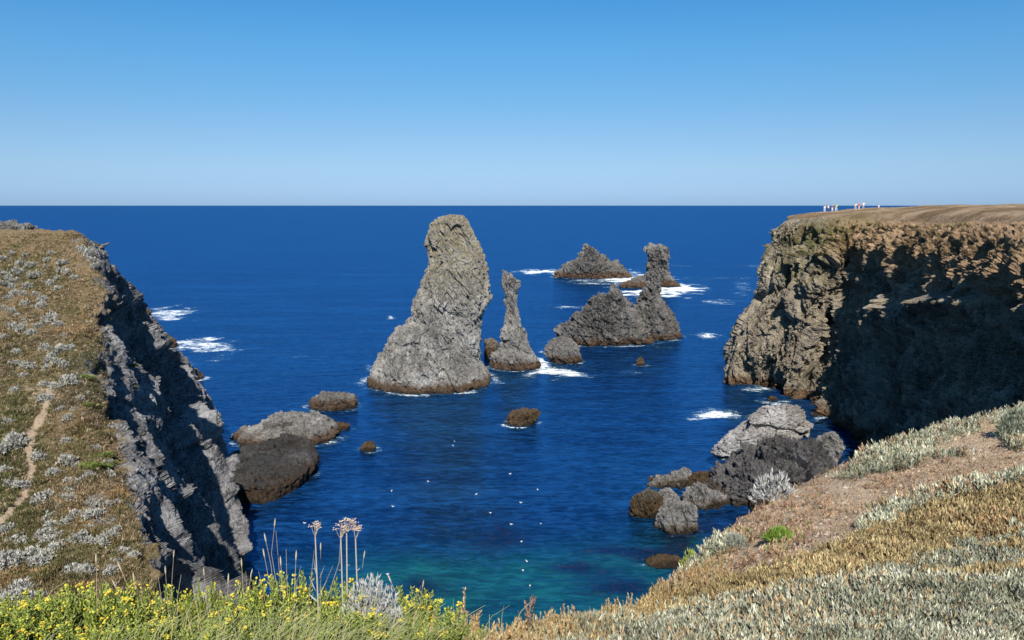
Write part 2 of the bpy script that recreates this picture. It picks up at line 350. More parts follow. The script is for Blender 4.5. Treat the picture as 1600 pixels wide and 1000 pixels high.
# left headland: columns far -> near, stations inland -> brink -> face -> foot
LH = [
 [(-150,150,30),(-90,120,31.5),(-62,108,31.5),(-52,100,29),(-56,112,22),(-60,125,15),(-66,142,7),(-68,160,0),(-68,166,-4)],
 [(-150,95,32),(-90,84,32.2),q(40,371,80),q(126,372,75),q(168,436,86),q(214,500,103),q(262,560,126),S(298,597),below(S(298,597),1,4)],
 [(-150,70,31.5),(-80,66,30.8),q(20,455,68),q(150,450,66),q(200,512,78),q(256,575,93),q(312,645,108),S(338,690),below(S(338,690),1,3)],
 [(-150,52,28),(-65,50,26.5),q(10,600,50),q(152,600,50),q(212,655,60),q(274,712,72),q(338,765,84),S(366,800),below(S(366,800),1,2)],
 [(-150,38,24),(-50,36,22.2),q(20,800,37),q(205,800,37),q(258,838,45),q(312,868,55),q(364,898,67),S(378,925),below(S(378,925),1,1)],
 [(-150,28,22),(-45,28,20.5),q(0,930,29),q(232,920,30),q(290,955,37),q(345,990,46),q(385,1020,56),S(396,1050),below(S(396,1050),1,0)],
 [(-150,10,21),(-40,12,19.5),q(-50,1300,15),q(260,1250,17),q(330,1250,22),q(390,1240,28),q(420,1260,34),S(430,1300),below(S(430,1300),1,0)]]
G, U, Vv = net(LH, 760, 620)
N = normals(G); N = N if N[..., 2].mean() > 0 else -N
p = G.reshape(-1, 3); px, py = proj(p); v = Vv.ravel(); u = U.ravel()
edge = v+noisepx(p, 6, 2)*.45+noisepx(p, 1.6, 3)*.34
veg = 1-sstep(3.0, 3.22, edge+.12*np.sin(u*5))
rc_ = (u-(v-3)*.62)*.95+.35+noisepx(p, 15, 40)*.6+noisepx(p, 4, 39)*.08     # oblique ribs running down the face
saw = rc_-np.floor(rc_); saw = np.where(saw < .72, saw/.72, (1-saw)/.28); rc2 = rc_*2.7+.3; s2_ = np.abs((rc2-np.floor(rc2))*2-1)
am = .8+.55*noisepx(p, 16, 38); d = (saw*6.0*am+s2_*.8-4.6*am)*(1-veg)*sstep(2.95, 4.1, v)+(rockdisp(p, .34, 2.2, 42, (1, .6, .6), 1.0)+.4*cells(p/np.array([9, 9, 7]), 43)[0]*3)*(1-veg)*sstep(2.95, 3.25, v)
d += veg*(noisepx(p, 5, 44)*.3+fbm(p/1.0, 4, 45, .6)*.2)+sstep(2.2, 2.9, v)*(1-sstep(3.1, 3.9, v))*(noisepx(p, 5, 48)*.8+noisepx(p, 1.5, 49)*.3)
g2 = G+N*d.reshape(G.shape[:2])[..., None]
path = np.zeros(len(p)); PL = [(78,615),(66,650),(52,672),(44,700),(50,735),(38,775),(12,806),(-30,840)]
for (a, b), (c, e) in zip(PL[:-1], PL[1:]):
    ax, ay = c-a, e-b; t = np.clip(((px-a)*ax+(py-b)*ay)/(ax*ax+ay*ay), 0, 1)
    dd = np.hypot(px-a-ax*t, (py-b-ay*t)); path = np.maximum(path, 1-sstep(4, 11, dd+noisepx(p, 1.2, 46)*3))
path = np.maximum(path, .7*blob(px, py, 62, 610, 40, 30)*(noisepx(p, 1.3, 47) > -.1))
green = sum(blob(px, py, *b) for b in [(20,650,50,60),(20,790,60,40),(90,870,80,60),(140,850,50,20),(10,740,30,60),(30,430,40,20),(110,560,50,25)])
M_left = NT('headland_surface'); t = M_left
rc, a, b, sp, vo = rock_nodes(t, (.055, .055, .06), (.34, .335, .335), (.17, .145, .12), warm_amt=.25, tidal=(.07, .045, .03), aniso=(1, .6, .6), s=.8)
mk = t.n('SeparateColor', {0: t.n('Attribute', attribute_name='Col').outputs[0]})
n1, n2, n3 = t.noise(.35, 6, .65), t.noise(2.2, 6, .75), t.noise(9, 5, .8)
vc = t.mix(t.map(n1, .38, .62), (.20, .14, .075), (.165, .13, .06))
vc = t.mix(t.map(n2, .4, .62, 0, .9), vc, (.30, .21, .125)); vc = t.mix(t.map(n3, .5, .35, 0, .75), vc, (.06, .045, .022))
vc = t.mix(t.math('MULTIPLY', mk.outputs[2], t.map(n2, .35, .6, .4, 1)), vc, (.085, .095, .03))
vc = t.mix(mk.outputs[1], vc, t.mix(n2, (.34, .25, .17), (.46, .36, .26)))
t.out('Base Color', t.mix(mk.outputs[0], rc, vc)); t.out('Roughness', .92); t.out('Specular IOR Level', .2)
t.bump([(b, .9, .4), (sp, .7, .12), (n3, .6, .08)])
lh = link('headland', mesh_np('headland', g2.reshape(-1, 3), grid_faces(*G.shape[:2]), t.m, cols=np.stack([veg, path, np.clip(green, 0, 1)], 1)))
tag(lh, 'brown grassy headland with a grey rock face dropping to the sea on the left', 'headland', kind='structure')
LEFT = BVHTree.FromObject(lh, bpy.context.evaluated_depsgraph_get())
# right headland
RH = [
 [(200,330,34.8),(130,300,34.0),(98,245,32.5),(84,216,31),(82,215,27),(80,214,18),(78,214,9),(76,214,3),(75,215,0),(75,216,-4)],
 [(260,290,35.0),(150,260,34.6),q(1262,335,208),q(1229,347,172),q(1212,372,168),q(1199,415,165),q(1192,455,162),q(1160,505,161),q(1142,560,160),below(S(1146,597),0,4)],
 [(260,240,35.1),(150,215,34.9),q(1300,330,190),q(1262,345,160),q(1252,385,156),q(1246,430,153),q(1226,480,152),q(1196,530,151),q(1166,575,153),below(S(1164,605),0,2)],
 [(260,215,35.2),(150,190,34.9),q(1340,328,172),q(1318,345,150),q(1302,380,146),q(1278,440,144.5),q(1258,500,145),q(1240,550,146),q(1228,600,147),below(S(1236,622),0,4)],
 [(260,195,35.2),(150,170,35.0),q(1400,325,155),q(1372,346,142),q(1346,392,142),q(1322,450,147),q(1304,510,149),q(1290,570,146),q(1280,640,137),below(S(1296,655),0,2)],
 [(260,175,35.2),(150,150,35.1),q(1460,324,142),q(1435,350,128),q(1420,405,122),q(1418,470,124),q(1410,540,122),q(1392,620,119),q(1356,700,113),below(S(1352,705),0,0)],
 [(260,150,35.2),(150,125,35.1),q(1540,323,126),q(1515,352,108),q(1500,420,99),q(1506,500,98),q(1500,590,95),q(1484,680,92),q(1455,775,90),below(S(1450,800),0,0)],
 [(260,120,35.2),(150,95,35.0),q(1660,325,104),q(1625,356,88),q(1600,440,78),q(1612,540,77),q(1610,640,74),q(1604,760,71),q(1585,900,68),below(S(1590,960),0,0)],
 [(260,80,35.0),(150,66,34.8),q(1900,330,80),q(1850,370,68),q(1830,470,60),q(1840,600,59),q(1830,740,57),q(1815,880,55),q(1800,1040,53),below(S(1800,1100),0,0)],
 [(260,30,34.8),(150,30,34.5),(80,34,33.8),(66,37,31),(61,38,26),(60,39,20),(58,40,13),(55,41,6),(53,42,0),(52,42,-4)],
 [(260,-30,34.8),(150,-20,34.5),(80,5,33.8),(60,12,31),(54,14,26),(52,16,20),(50,17,13),(47,18,6),(44,20,0),(43,20,-4)]]
G, U, Vv = net(RH, 900, 640)
N = normals(G); N = N if N[..., 2].mean() > 0 else -N
p = G.reshape(-1, 3); px, py = proj(p); v = Vv.ravel(); u = U.ravel()
edge = v+noisepx(p, 7, 52)*.25+noisepx(p, 2, 53)*.12
top = 1-sstep(2.85, 3.15, edge)
soil = (1-sstep(4.0, 4.5, edge))*sstep(2.4, 3.4, u)
rm = sstep(2.9, 3.9, v)*.8+sstep(2.8, 3.1, v)*.2
butt = fbm(np.stack([u*2.1+v*.1, v*.30, 0*u], 1), 3, 61, .5, True)
d = (butt*1.8+rockdisp(p, 2.2, 6.5, 62, (1, 1, .42), 1., False)+rockdisp(p, .7, 2.3, 64, (1, 1, .6))*.7)*rm
soilb = (fbm(p/2.2, 4, 65, .6, True)*.75-.2)*soil*sstep(2.9, 3.3, v)
ledge = 6.0*blob(px, py, 1425, 500, 60, 26)*sstep(-.1, .35, noisepx(p, 4, 66)+.2)+5.0*blob(px, py, 1490, 474, 45, 13)
knob = 2.2*blob(px, py, 1205, 560, 38, 30)
d = (d-1.3*sstep(3, 4, v))*(1-.35*soil)*(.5+.5*sstep(.8, 2.6, u))+soilb+knob*.7+(1-rm)*(noisepx(p, 9, 67)*.22+fbm(p/1.6, 3, 68)*.10)+0*ledge
g2 = G+N*d.reshape(G.shape[:2])[..., None]
g2[..., 2] += (ledge*0).reshape(G.shape[:2])
# ledges that jut out of the shaded wall and catch the sun
L = (ledge*sstep(3.3, 4.2, v)).reshape(G.shape[:2])
g2 = g2+L[..., None]*np.array([-.93, -.36, .1])
grn = np.clip(sum(blob(px, py, *b) for b in [(1335,350,45,14),(1290,362,30,14),(1265,385,50,20),(1230,410,40,20),(1260,430,45,22),(1500,352,40,8)]), 0, 1)*(.55+.45*np.clip(noisepx(p, 3, 70)+.4, 0, 1))
M_right = NT('cliff_surface'); t = M_right
rc, a, b, sp, vo = rock_nodes(t, (.075, .064, .05), (.44, .38, .295), (.36, .29, .19), warm_amt=.55, tidal=(.09, .055, .03), aniso=(1, 1, .8), s=.6)
mk = t.n('SeparateColor', {0: t.n('Attribute', attribute_name='Col').outputs[0]})
n1, n2, n3 = t.noise(.12, 6, .6), t.noise(1.3, 7, .75, None, .8), t.noise(5, 5, .8)
sc = t.mix(t.map(n2, .36, .64), (.17, .11, .06), (.50, .345, .21)); sc = t.mix(t.map(n3, .5, .36, 0, .6), sc, (.07, .045, .025))
tc = t.mix(t.map(n1, .42, .58), (.22, .145, .075), (.44, .31, .20)); tc = t.mix(t.map(n2, .5, .38, 0, .7), tc, (.12, .095, .045))
col = t.mix(mk.outputs[1], rc, sc); col = t.mix(mk.outputs[0], col, tc)
col = t.mix(t.math('MULTIPLY', mk.outputs[2], t.map(n2, .4, .58, .1, .8)), col, (.17, .155, .06))
t.out('Base Color', col); t.out('Roughness', .92); t.out('Specular IOR Level', .2)
t.bump([(b, .9, .5), (n2, .8, .5), (sp, .6, .15)])
rh = link('cliff', mesh_np('cliff', g2.reshape(-1, 3), grid_faces(*G.shape[:2]), t.m, cols=np.stack([top, soil, grn], 1)))
tag(rh, 'high flat-topped cliff headland with a deeply shaded rock wall on the right', 'cliff', kind='structure')
RIGHT = BVHTree.FromObject(rh, bpy.context.evaluated_depsgraph_get())
# near hillside the viewer stands on: columns left -> right, rows near -> edge -> drop
def hc(X0, pts, drop=(0, 0)):
    c = [(X0, -12, 34.2), (X0*.8, -2, 33.6)]+[q(*a) for a in pts]
    e = c[-1]; c.append((e[0]+drop[0]*.3, e[1]+1.0, e[2]-1.6)); c.append((e[0]+drop[0]*.6, e[1]+5, e[2]-9)); c.append((e[0]+drop[0], e[1]+12, -4)); return c
HS = [
 [(-40, -12, 33.5), (-22, -2, 32.5), (-14, 2, 31.6), (-13, 2.6, 31.2), (-12, 3.2, 30.9), (-11.5, 3.6, 30.5), (-11, 4, 30), (-11, 5, 28), (-11, 9, 22), (-11, 13, -4)],
 hc(-14, [(-500,1200,2.3),(-400,1100,2.9),(-350,1060,3.3),(-350,1040,3.7),(-350,1030,4.0)]),
 hc(-7, [(-50,1200,2.2),(0,1080,2.8),(0,1040,3.2),(0,1010,3.6),(0,992,4.0)]),
 hc(-3, [(400,1200,2.2),(400,1080,2.8),(400,1040,3.2),(400,1015,3.6),(400,1005,3.9)]),
 hc(-1, [(700,1200,2.2),(700,1080,2.8),(700,1040,3.1),(700,1020,3.4),(700,1012,3.7)]),
 hc(1, [(850,1200,2.2),(850,1080,2.8),(850,1035,3.2),(850,1005,3.7),(850,990,4.1)]),
 hc(3, [(1000,1200,2.2),(1000,1060,2.9),(990,1010,3.6),(985,975,4.4),(980,955,5.0)]),
 hc(5, [(1150,1200,2.2),(1130,1030,3.1),(1120,960,4.2),(1095,920,5.5),(1070,893,6.8)]),
 hc(7, [(1280,1200,2.2),(1260,1000,3.3),(1240,900,4.9),(1200,850,6.8),(1150,822,9.0)]),
 hc(10, [(1430,1200,2.3),(1400,980,3.4),(1390,870,5.2),(1350,790,8.2),(1265,755,11.5)]),
 hc(13, [(1620,1200,2.3),(1560,960,3.6),(1540,830,5.8),(1490,740,9.3),(1400,697,12.5)], (4, 0)),
 hc(18, [(1850,1200,2.4),(1760,930,3.9),(1700,790,6.6),(1650,690,10.6),(1570,648,14.2)], (8, 0)),
 hc(26, [(2300,1150,2.9),(2150,900,4.6),(2050,750,8),(1950,660,12.5),(1820,618,16.5)], (14, 0)),
 hc(40, [(3200,1000,4.5),(3000,800,7),(2900,700,10),(2700,620,15),(2500,580,21)], (20, 0))]
G, U, Vv = net(HS, 760, 520)
N = normals(G); N = N if N[..., 2].mean() > 0 else -N
p = G.reshape(-1, 3); v = Vv.ravel()
d = fbm(p/1.6, 4, 81)*.06+fbm(p/.35, 4, 82, .6)*.022
d += sstep(6.2, 7.2, v)*rockdisp(p, .35, 1.2, 83)
g2 = G+N*d.reshape(G.shape[:2])[..., None]
M_hill = NT('hillside_soil'); t = M_hill
n1, n2, n3, n4 = t.noise(.8, 6, .6), t.noise(5, 6, .75), t.noise(40, 5, .8), t.noise(11, 3, .6, None, 2.)
c = t.mix(t.map(n1, .4, .6), (.60, .43, .27), (.72, .56, .39)); c = t.mix(t.map(n2, .48, .66, 0, .6), c, (.36, .25, .15))
c = t.mix(t.map(n3, .45, .34, 0, .7), c, (.12, .075, .045)); c = t.mix(t.map(n4, .62, .70, 0, .7), c, (.50, .40, .30))
t.out('Base Color', c); t.out('Roughness', .95); t.out('Specular IOR Level', .15)
t.bump([(n2, .9, .08), (n3, .9, .02)])
hs = link('hillside', mesh_np('hillside', g2.reshape(-1, 3), grid_faces(*G.shape[:2]), t.m))
tag(hs, 'near sloping ground of brown soil under the plants', 'hillside', kind='structure')
HILL = BVHTree.FromObject(hs, bpy.context.evaluated_depsgraph_get())
def hit(tree, px, py):
    a, b, c = ray(px, py); h = tree.ray_cast(Vector((0, 0, H)), Vector((float(a), float(b), float(c))).normalized())
    return h[0], h[1]
def down(tree, x, y, z=80):
    h = tree.ray_cast(Vector((x, y, z)), Vector((0, 0, -1))); return h[0], h[1]
rock('rock_outcrop', 'grey rock outcrop standing on the grassy skyline of the left headland', 'rock', [one(
    [(348,-30,30),(352,-45,46),(357,-52,57),(363,-56,62),(370,-58,64),(378,-60,66)], 92, .5, 90, .55, 1.6, 260, 110, zbot=None)], M_bould)
# ------------------------------------------------------------------ sea
def axis(lo, hi, step, far, g=1.12):
    a = list(np.arange(lo, hi, step)); s = step
    while a[-1] < far: s *= g; a.append(a[-1]+s)
    s = step; b = [lo]
    while b[-1] > -far: s *= g; b.append(b[-1]-s)
    return np.array(b[:0:-1]+a)
xs = axis(-140, 110, .55, 90000); ys = axis(30, 330, .65, 180000, 1.07); ys = ys[ys > -400]
X, Y = np.meshgrid(xs, ys, indexing='ij')
p = np.stack([X, Y, 0*X], -1); px, py = proj(p); px = np.where(Y < 20, -9999, px)
foam = np.zeros(X.shape); wa = fbm(p.reshape(-1, 3)/7, 4, 97).reshape(X.shape); wb = fbm(p.reshape(-1, 3)/7, 4, 98).reshape(X.shape)
for b in [(265,490,46,10,1.05),(314,541,58,14,1.15),(300,566,34,6,.6),(318,596,22,6,.5),(590,577,20,7,.7),(612,600,30,6,.55),(745,604,34,5,.5),(868,580,48,11,1.3),(846,570,16,14,1.1),(780,574,30,5,.8),(905,588,55,6,.6),
          (842,425,40,4,1.1),(985,437,62,8,1.1),(930,440,70,5,.6),(1063,452,38,8,1.4),(1015,458,60,7,1.),(990,426,20,5,.7),(885,479,26,3,.9),(1108,524,26,5,1.0),(985,583,24,5,.55),(1125,472,28,4,.7),(1160,450,16,20,.5),
          (960,540,70,3,.55),(1035,543,35,2,.5),(480,716,22,7,.85),(455,735,30,6,.4),(612,497,9,3,1.),(1185,606,28,8,.8),(1160,592,14,8,.7),(1212,628,34,7,.85),(1290,652,22,10,.7),(1170,650,40,10,.5),(440,556,70,3,.38),
          (1122,648,30,9,1.25),(1090,654,30,4,.9),(1160,690,10,10,.35),(1130,435,80,4,.4),(1180,415,40,3,.5),(1060,415,40,2,.45),(400,570,40,3,.35),(500,632,30,8,.35),(820,590,50,4,.45),(1240,668,14,10,.4)]:
    foam = np.maximum(foam, (1.25 if b[1] < 475 else 1.02)*b[4]*blob(px+wa*b[2]*.7, py+wb*b[3]*.9, *b[:4]))
w = fbm(p.reshape(-1, 3)/5, 3, 95).reshape(X.shape)
for cx, cy, rx, ry in FOAMRING:
    r = np.hypot((X-cx)/(rx+.5), (Y-cy)/(ry+.5)); foam = np.maximum(foam, .80*np.clip(.75+w*.9, 0, 1.1)*np.exp(-((r-1.04)/(.10+.55/(rx+.5)))**2)*(cy > 110)+.45*np.clip(.6+w, 0, 1)*np.exp(-((r-1.02)/(.12))**2)*(cy <= 110))
turq = sum(b[4]*blob(px, py, *b[:4]) for b in [(760,928,160,52,1.1),(900,955,180,46,1.1),(620,905,120,38,.75),(940,880,130,34,.6),(1060,850,40,26,.45),(1000,900,70,40,.5),(1085,845,30,16,.4),(700,1000,200,50,.8),(560,960,120,60,.5),(1020,800,60,60,.12)])
w = fbm(p.reshape(-1, 3)/5, 3, 95).reshape(X.shape)
turq = np.clip(turq, 0, 1)*np.clip(.85+w*.35, 0, 1)
reef = np.clip(sum(blob(px+w*14, py+w*5, *b)*1.25 for b in [(782,840,36,22),(900,887,44,10),(962,916,52,17),(660,920,30,14),(1030,872,45,14),(1060,850,20,14),(1085,830,50,16),(960,860,50,8)]), 0, 1)
t = NT('sea_water')
mk = t.n('SeparateColor', {0: t.n('Attribute', attribute_name='Col').outputs[0]})
pos = t.co()
big = t.noise(.012, 4, .5, t.scale((.5, 1.6, 1))); mid = t.noise(.12, 4, .6, t.scale((.6, 1.5, 1)))
sw = t.noise(.035, 8, .72, t.scale((.28, 2.2, 1)), .8)
c = t.mix(t.map(big, .35, .65), (.0012, .010, .043), (.0018, .018, .070)); c = t.mix(t.map(mid, .4, .62, 0, .5), c, (.001, .009, .036)); c = t.mix(t.map(sw, .5, .64, 0, .8), c, (.005, .045, .14)); sw2 = t.noise(.11, 5, .7, t.scale((.3, 2., 1)), .6); c = t.mix(t.map(sw2, .48, .36, 0, .7), c, (.0008, .007, .03)); c = t.mix(t.map(sw2, .54, .66, 0, .7), c, (.006, .05, .155))
rp1 = t.noise(.9, 4, .7, t.scale((.55, 1.5, 1)), .6); rp2 = t.noise(.28, 5, .7, t.scale((.4, 1.6, 1)), .6)
c = t.mix(t.map(rp1, .5, .62, 0, .6), c, (.009, .065, .20)); c = t.mix(t.map(rp2, .5, .6, 0, .5), c, (.007, .052, .17)); c = t.mix(t.map(rp1, .48, .38, 0, .8), c, (.0008, .007, .03))  # bright and dark sides of the ripples painted into the base colour
c = t.mix(t.math('MULTIPLY', mk.outputs[1], .92), c, t.mix(t.map(rp1, .4, .6), (.003, .058, .068), (.008, .10, .105)))
rn = t.noise(1.1, 5, .7)
c = t.mix(t.math('MULTIPLY', mk.outputs[2], t.map(rn, .35, .6, .75, 1.)), c, t.mix(t.map(rn, .5, .65), (.003, .007, .022), (.02, .02, .04)))
f1 = t.noise(.5, 8, .78, t.scale((.4, 1.3, 1)), 2.6); f2 = t.noise(1.7, 6, .7, None, 1.)
fn = t.math('ADD', t.math('MULTIPLY', f1, .65), t.math('MULTIPLY', f2, .35))
th = t.math('MULTIPLY_ADD', mk.outputs[0], -.215, .685)
fo = t.map(t.math('SUBTRACT', fn, th), -.012, .035)
fs = t.map(t.math('SUBTRACT', fn, th), -.09, .0, 0, .4)
c = t.mix(fs, c, (.12, .30, .38)); c = t.mix(fo, c, (.78, .82, .84))
w1 = t.noise(.16, 3, .55, t.scale((.55, 1.25, 1)), .3); w2 = t.noise(.75, 4, .6, t.scale((.7, 1.3, 1)), .5); w3 = t.noise(3.2, 3, .6, t.scale((.8, 1.2, 1)), .3)
w0 = t.noise(.035, 2, .5, t.scale((.4, 1.4, 1)))
t.out('Base Color', c); t.out('Roughness', 1.0); t.out('Specular IOR Level', 0.0)
t.bump([(w0, 1., 3.2), (w1, 1., 1.3), (w2, 1., .5), (w3, 1., .1)])
nb_ = t.b.inputs['Normal'].links[0].from_socket
g1_ = t.n('Bump', {'Height': w1, 'Strength': 1., 'Distance': .42}); g2_ = t.n('Bump', {'Height': w2, 'Strength': 1., 'Distance': .17, 'Normal': g1_.outputs[0]}); nb_ = t.n('Bump', {'Height': w3, 'Strength': 1., 'Distance': .035, 'Normal': g2_.outputs[0]}).outputs[0]
fr = t.n('Fresnel', {'IOR': 1.33, 'Normal': nb_}).outputs[0]
fr = t.math('MULTIPLY', t.math('MINIMUM', t.math('MULTIPLY', fr, 1.8), .38), t.math('SUBTRACT', 1.0, fo))
gl = t.n('BsdfGlossy', {'Roughness': .16, 'Normal': nb_, 'Color': (.17, .50, .92, 1)})
ms_ = t.n('MixShader', {0: fr, 1: t.b.outputs[0], 2: gl.outputs[0]}); t.t.links.new(ms_.outputs[0], t.t.nodes['Material Output'].inputs[0])
o = link('sea', mesh_np('sea', p.reshape(-1, 3), grid_faces(*X.shape), t.m, True, np.stack([foam, turq, reef], -1).reshape(-1, 3)))
tag(o, 'deep blue sea with a turquoise shallow and white surf round the rocks', 'sea', kind='structure')
# ------------------------------------------------------------------ plants: templates in numpy
def rotz(a): c, s = np.cos(a), np.sin(a); return np.array([[c, -s, 0], [s, c, 0], [0, 0, 1]])
def leafquad(base, dirv, L, w, up=(0, 0, 1), curl=.0):
    dirv = dirv/np.linalg.norm(dirv); side = np.cross(dirv, up); n = np.linalg.norm(side); side = side/n if n > 1e-4 else np.array([1., 0, 0])
    nn = np.cross(side, dirv)
    return np.array([base, base+dirv*L*.45+side*w-nn*w*.35, base+dirv*L+nn*L*curl, base+dirv*L*.45-side*w-nn*w*.35])
def build_leaves(lst):
    V = np.concatenate(lst); n = len(lst); return V, np.arange(n*4).reshape(n, 4)
def instance(temps, pos, rz, sc, cols, jit=.25, tilt=None):
    """merge many copies of small templates (V,F,shade) into one mesh"""
    Vs, Fs, Cs, off = [], [], [], 0
    k = rng.integers(0, len(temps), len(pos))
    for ti, (V, Fc, sh) in enumerate(temps):
        m = np.where(k == ti)[0]
        if not len(m): continue
        c, s = np.cos(rz[m]), np.sin(rz[m]); z = np.zeros(len(m)); o = np.ones(len(m))
        Rm = np.stack([np.stack([c, -s, z], 1), np.stack([s, c, z], 1), np.stack([z, z, o], 1)], 1)
        W_ = np.einsum('nij,vj->nvi', Rm, V)*sc[m][:, None, None]
        if tilt is not None: W_[..., :2] += W_[..., 2:3]*tilt[m][:, None, :]
        W_ += pos[m][:, None, :]
        nf = len(V); Vs.append(W_.reshape(-1, 3))
        Fs.append((Fc[None]+np.arange(len(m))[:, None, None]*nf).reshape(-1, 4)+off); off += len(m)*nf
        lj = 1+rng.normal(0, jit, (len(m), nf//4)).repeat(4, 1)
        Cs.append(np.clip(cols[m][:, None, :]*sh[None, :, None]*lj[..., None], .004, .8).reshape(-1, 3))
    return np.vstack(Vs), np.vstack(Fs), np.vstack(Cs)
def shoot_template(nl, h, L, w, up=.6, seed=0):
    r = np.random.default_rng(seed); ls = []; sh = []
    for i in range(nl):
        z = h*(i+.3)/nl; a = i*2.4+r.random()*.6; e = up+r.normal(0, .25)+.5*(i/nl)
        dv = np.array([math.cos(a)*math.cos(e), math.sin(a)*math.cos(e), math.sin(e)])
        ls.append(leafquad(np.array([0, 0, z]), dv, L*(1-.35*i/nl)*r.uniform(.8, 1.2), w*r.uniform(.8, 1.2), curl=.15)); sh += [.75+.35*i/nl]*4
    V, Fc = build_leaves(ls); return V, Fc, np.array(sh)
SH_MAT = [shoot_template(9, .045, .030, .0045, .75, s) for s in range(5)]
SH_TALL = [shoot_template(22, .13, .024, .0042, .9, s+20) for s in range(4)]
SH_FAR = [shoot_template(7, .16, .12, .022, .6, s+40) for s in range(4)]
def blade_template(n, h, w, spread, seed):
    r = np.random.default_rng(seed); ls = []
    for i in range(n):
        a = r.random()*6.28; b = np.array([math.cos(a), math.sin(a), 0])*spread*r.random()
        dv = np.array([math.cos(a)*.45*r.random(), math.sin(a)*.45*r.random(), 1.]); ls.append(leafquad(b, dv, h*r.uniform(.5, 1.1), w, curl=r.normal(0, .2)))
    V, Fc = build_leaves(ls); return V, Fc, np.ones(len(V))
# ---- near ground cover: sample the hillside in the picture's footprint
def sample(n, x0, x1, y0, y1, powy=1.0):
    A = (rng.random(n)*(x1-x0)+x0); B = y0+(y1-y0)*rng.random(n)**powy; pts = []
    ok = []
    for x, y in zip(A, B):
        h, nn = hit(HILL, x, y)
        if h is not None and h.y < 30 and nn.z > .25: pts.append(h); ok.append((x, y))
    return np.array([tuple(h) for h in pts]), np.array(ok)
def octa_(k):
    r = np.random.default_rng(k+900); V = np.array([[1, 0, 0], [.7, .7, .2], [0, 1, 0], [-.7, .7, .1], [-1, 0, 0], [-.7, -.7, .2], [0, -1, 0], [.7, -.7, .1], [0, 0, .7], [0, 0, -.4], [.3, .2, .65], [-.3, -.2, .6]])*r.uniform(.7, 1.2, (12, 1))
    return V, np.array([[0, 1, 2, 8], [2, 3, 4, 8], [4, 5, 6, 8], [6, 7, 0, 8], [0, 9, 2, 1], [2, 9, 4, 3], [4, 9, 6, 5], [6, 9, 0, 7]])
def lin(x, xs_, ys_): return np.interp(x, xs_, ys_)
pos, uv = sample(118000, 560, 1660, 600, 1060, .8)
ex_ = []
for x, y in zip(rng.uniform(-3, 13, 62000), rng.uniform(.5, 15, 62000)):
    h, nn = down(HILL, x, y)
    if h is not None and nn.z > .25 and h.z > 27: ex_.append(tuple(h))
ex_ = np.array(ex_); a_, b_ = proj(ex_); m_ = ((a_ > 1660) | (b_ > 1060)) & ((ex_[:, 0] > -.3) | (ex_[:, 1] < 2.6)); ex_, a_, b_ = ex_[m_], a_[m_], b_[m_]
pos = np.vstack([pos, ex_]); uv = np.vstack([uv, np.stack([a_, b_], 1)])
X_, Y_ = uv[:, 0], uv[:, 1]; nz = noisepx(pos, .5, 201); nf = noisepx(pos, .12, 202); nb = noisepx(pos, 1.4, 203)
lim_or = nb*10+lin(X_, [560, 900, 1050, 1160, 1300, 1450, 1600, 1660, 2600], [975, 960, 925, 905, 860, 800, 762, 745, 640])+nz*14
lim_gr = lin(X_, [560, 900, 1050, 1160, 1300, 1450, 1600, 1660, 2600], [990, 975, 950, 935, 910, 880, 830, 810, 700])+nz*30
edge_y = lin(X_, [1020, 1100, 1200, 1300, 1400, 1500, 1600, 1660], [935, 865, 800, 745, 700, 670, 645, 635])
kind = np.zeros(len(X_), int)                     # 0 bare, 1 grey mat, 2 orange mat, 3 silver strip, 4 edge greenery
kind[Y_ > lim_or] = 2; kind[Y_ > lim_gr] = 1
strip = np.abs(Y_-lin(X_, [1300, 1400, 1480, 1600, 1660], [850, 803, 775, 748, 740])) < 9+nz*8
kind[strip & (X_ > 1340)] = 3
kind[(X_ > 1340) & (Y_ < edge_y+10+nz*24)] = 3
bl = [(1410,722,45,16),(1400,705,30,8),(1585,690,22,22),(1440,690,20,12),(1105,858,45,16),(1070,880,40,18),(1330,745,26,10),(1480,712,50,5),(1500,660,60,14),(1370,730,30,12)]
kind[(sum(blob(X_, Y_, *b) for b in bl)+nz*.25 > .5) & (kind == 0)] = 3
thin = rng.random(len(X_)); kind[(kind > 0) & (nf < -.42)] = 0; kind[(kind == 1) & (noisepx(pos, .9, 204) > .42)] = 2
kind[(kind == 0) & (Y_ < edge_y+70+nb*60) & (nf > .0) & (X_ < 1400) & (thin < .45)] = 4
dist = np.linalg.norm(pos-np.array([0, 0, H]), axis=1)
def cmix(a, b, f): return np.array(a)[None]*(1-f[:, None])+np.array(b)[None]*f[:, None]
def mat_obj(name, label, cat, mask, temps, scl, ca, cb, cc=None, jit=.25):
    m = np.where(mask)[0]; n = len(m); ps = pos[m]
    f = np.clip(rng.random(n)*.8+nz[m]*.4, 0, 1); col = cmix(ca, cb, f)
    if cc is not None:
        g = (rng.random(n) < .08+.45*np.clip(nb[m]+nf[m]*.5, 0, 1)); col[g] = cc
    col = col*(1+.28*np.clip(nf[m]+nz[m], -1, 1))[:, None]
    s = scl*rng.uniform(.55, 1.45, n)*(1+.35*nb[m])*np.clip(dist[m]/6, 1, 1.55)
    V, Fc, C = instance(temps, ps-np.array([0, 0, .006]), rng.random(n)*6.28, s, col, jit, rng.normal(0, .3, (n, 2)))
    o = link(name, mesh_np(name, V, Fc, M_leaf, False, C)); tag(o, label, cat, kind='stuff'); return o
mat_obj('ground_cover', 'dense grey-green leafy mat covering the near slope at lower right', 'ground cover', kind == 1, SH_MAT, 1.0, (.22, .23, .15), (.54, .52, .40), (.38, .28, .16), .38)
mat_obj('ground_cover', 'orange-yellow leafy band above the grey-green mat', 'ground cover', kind == 2, SH_MAT, 1.0, (.32, .24, .11), (.47, .38, .20), (.32, .20, .10), .3)
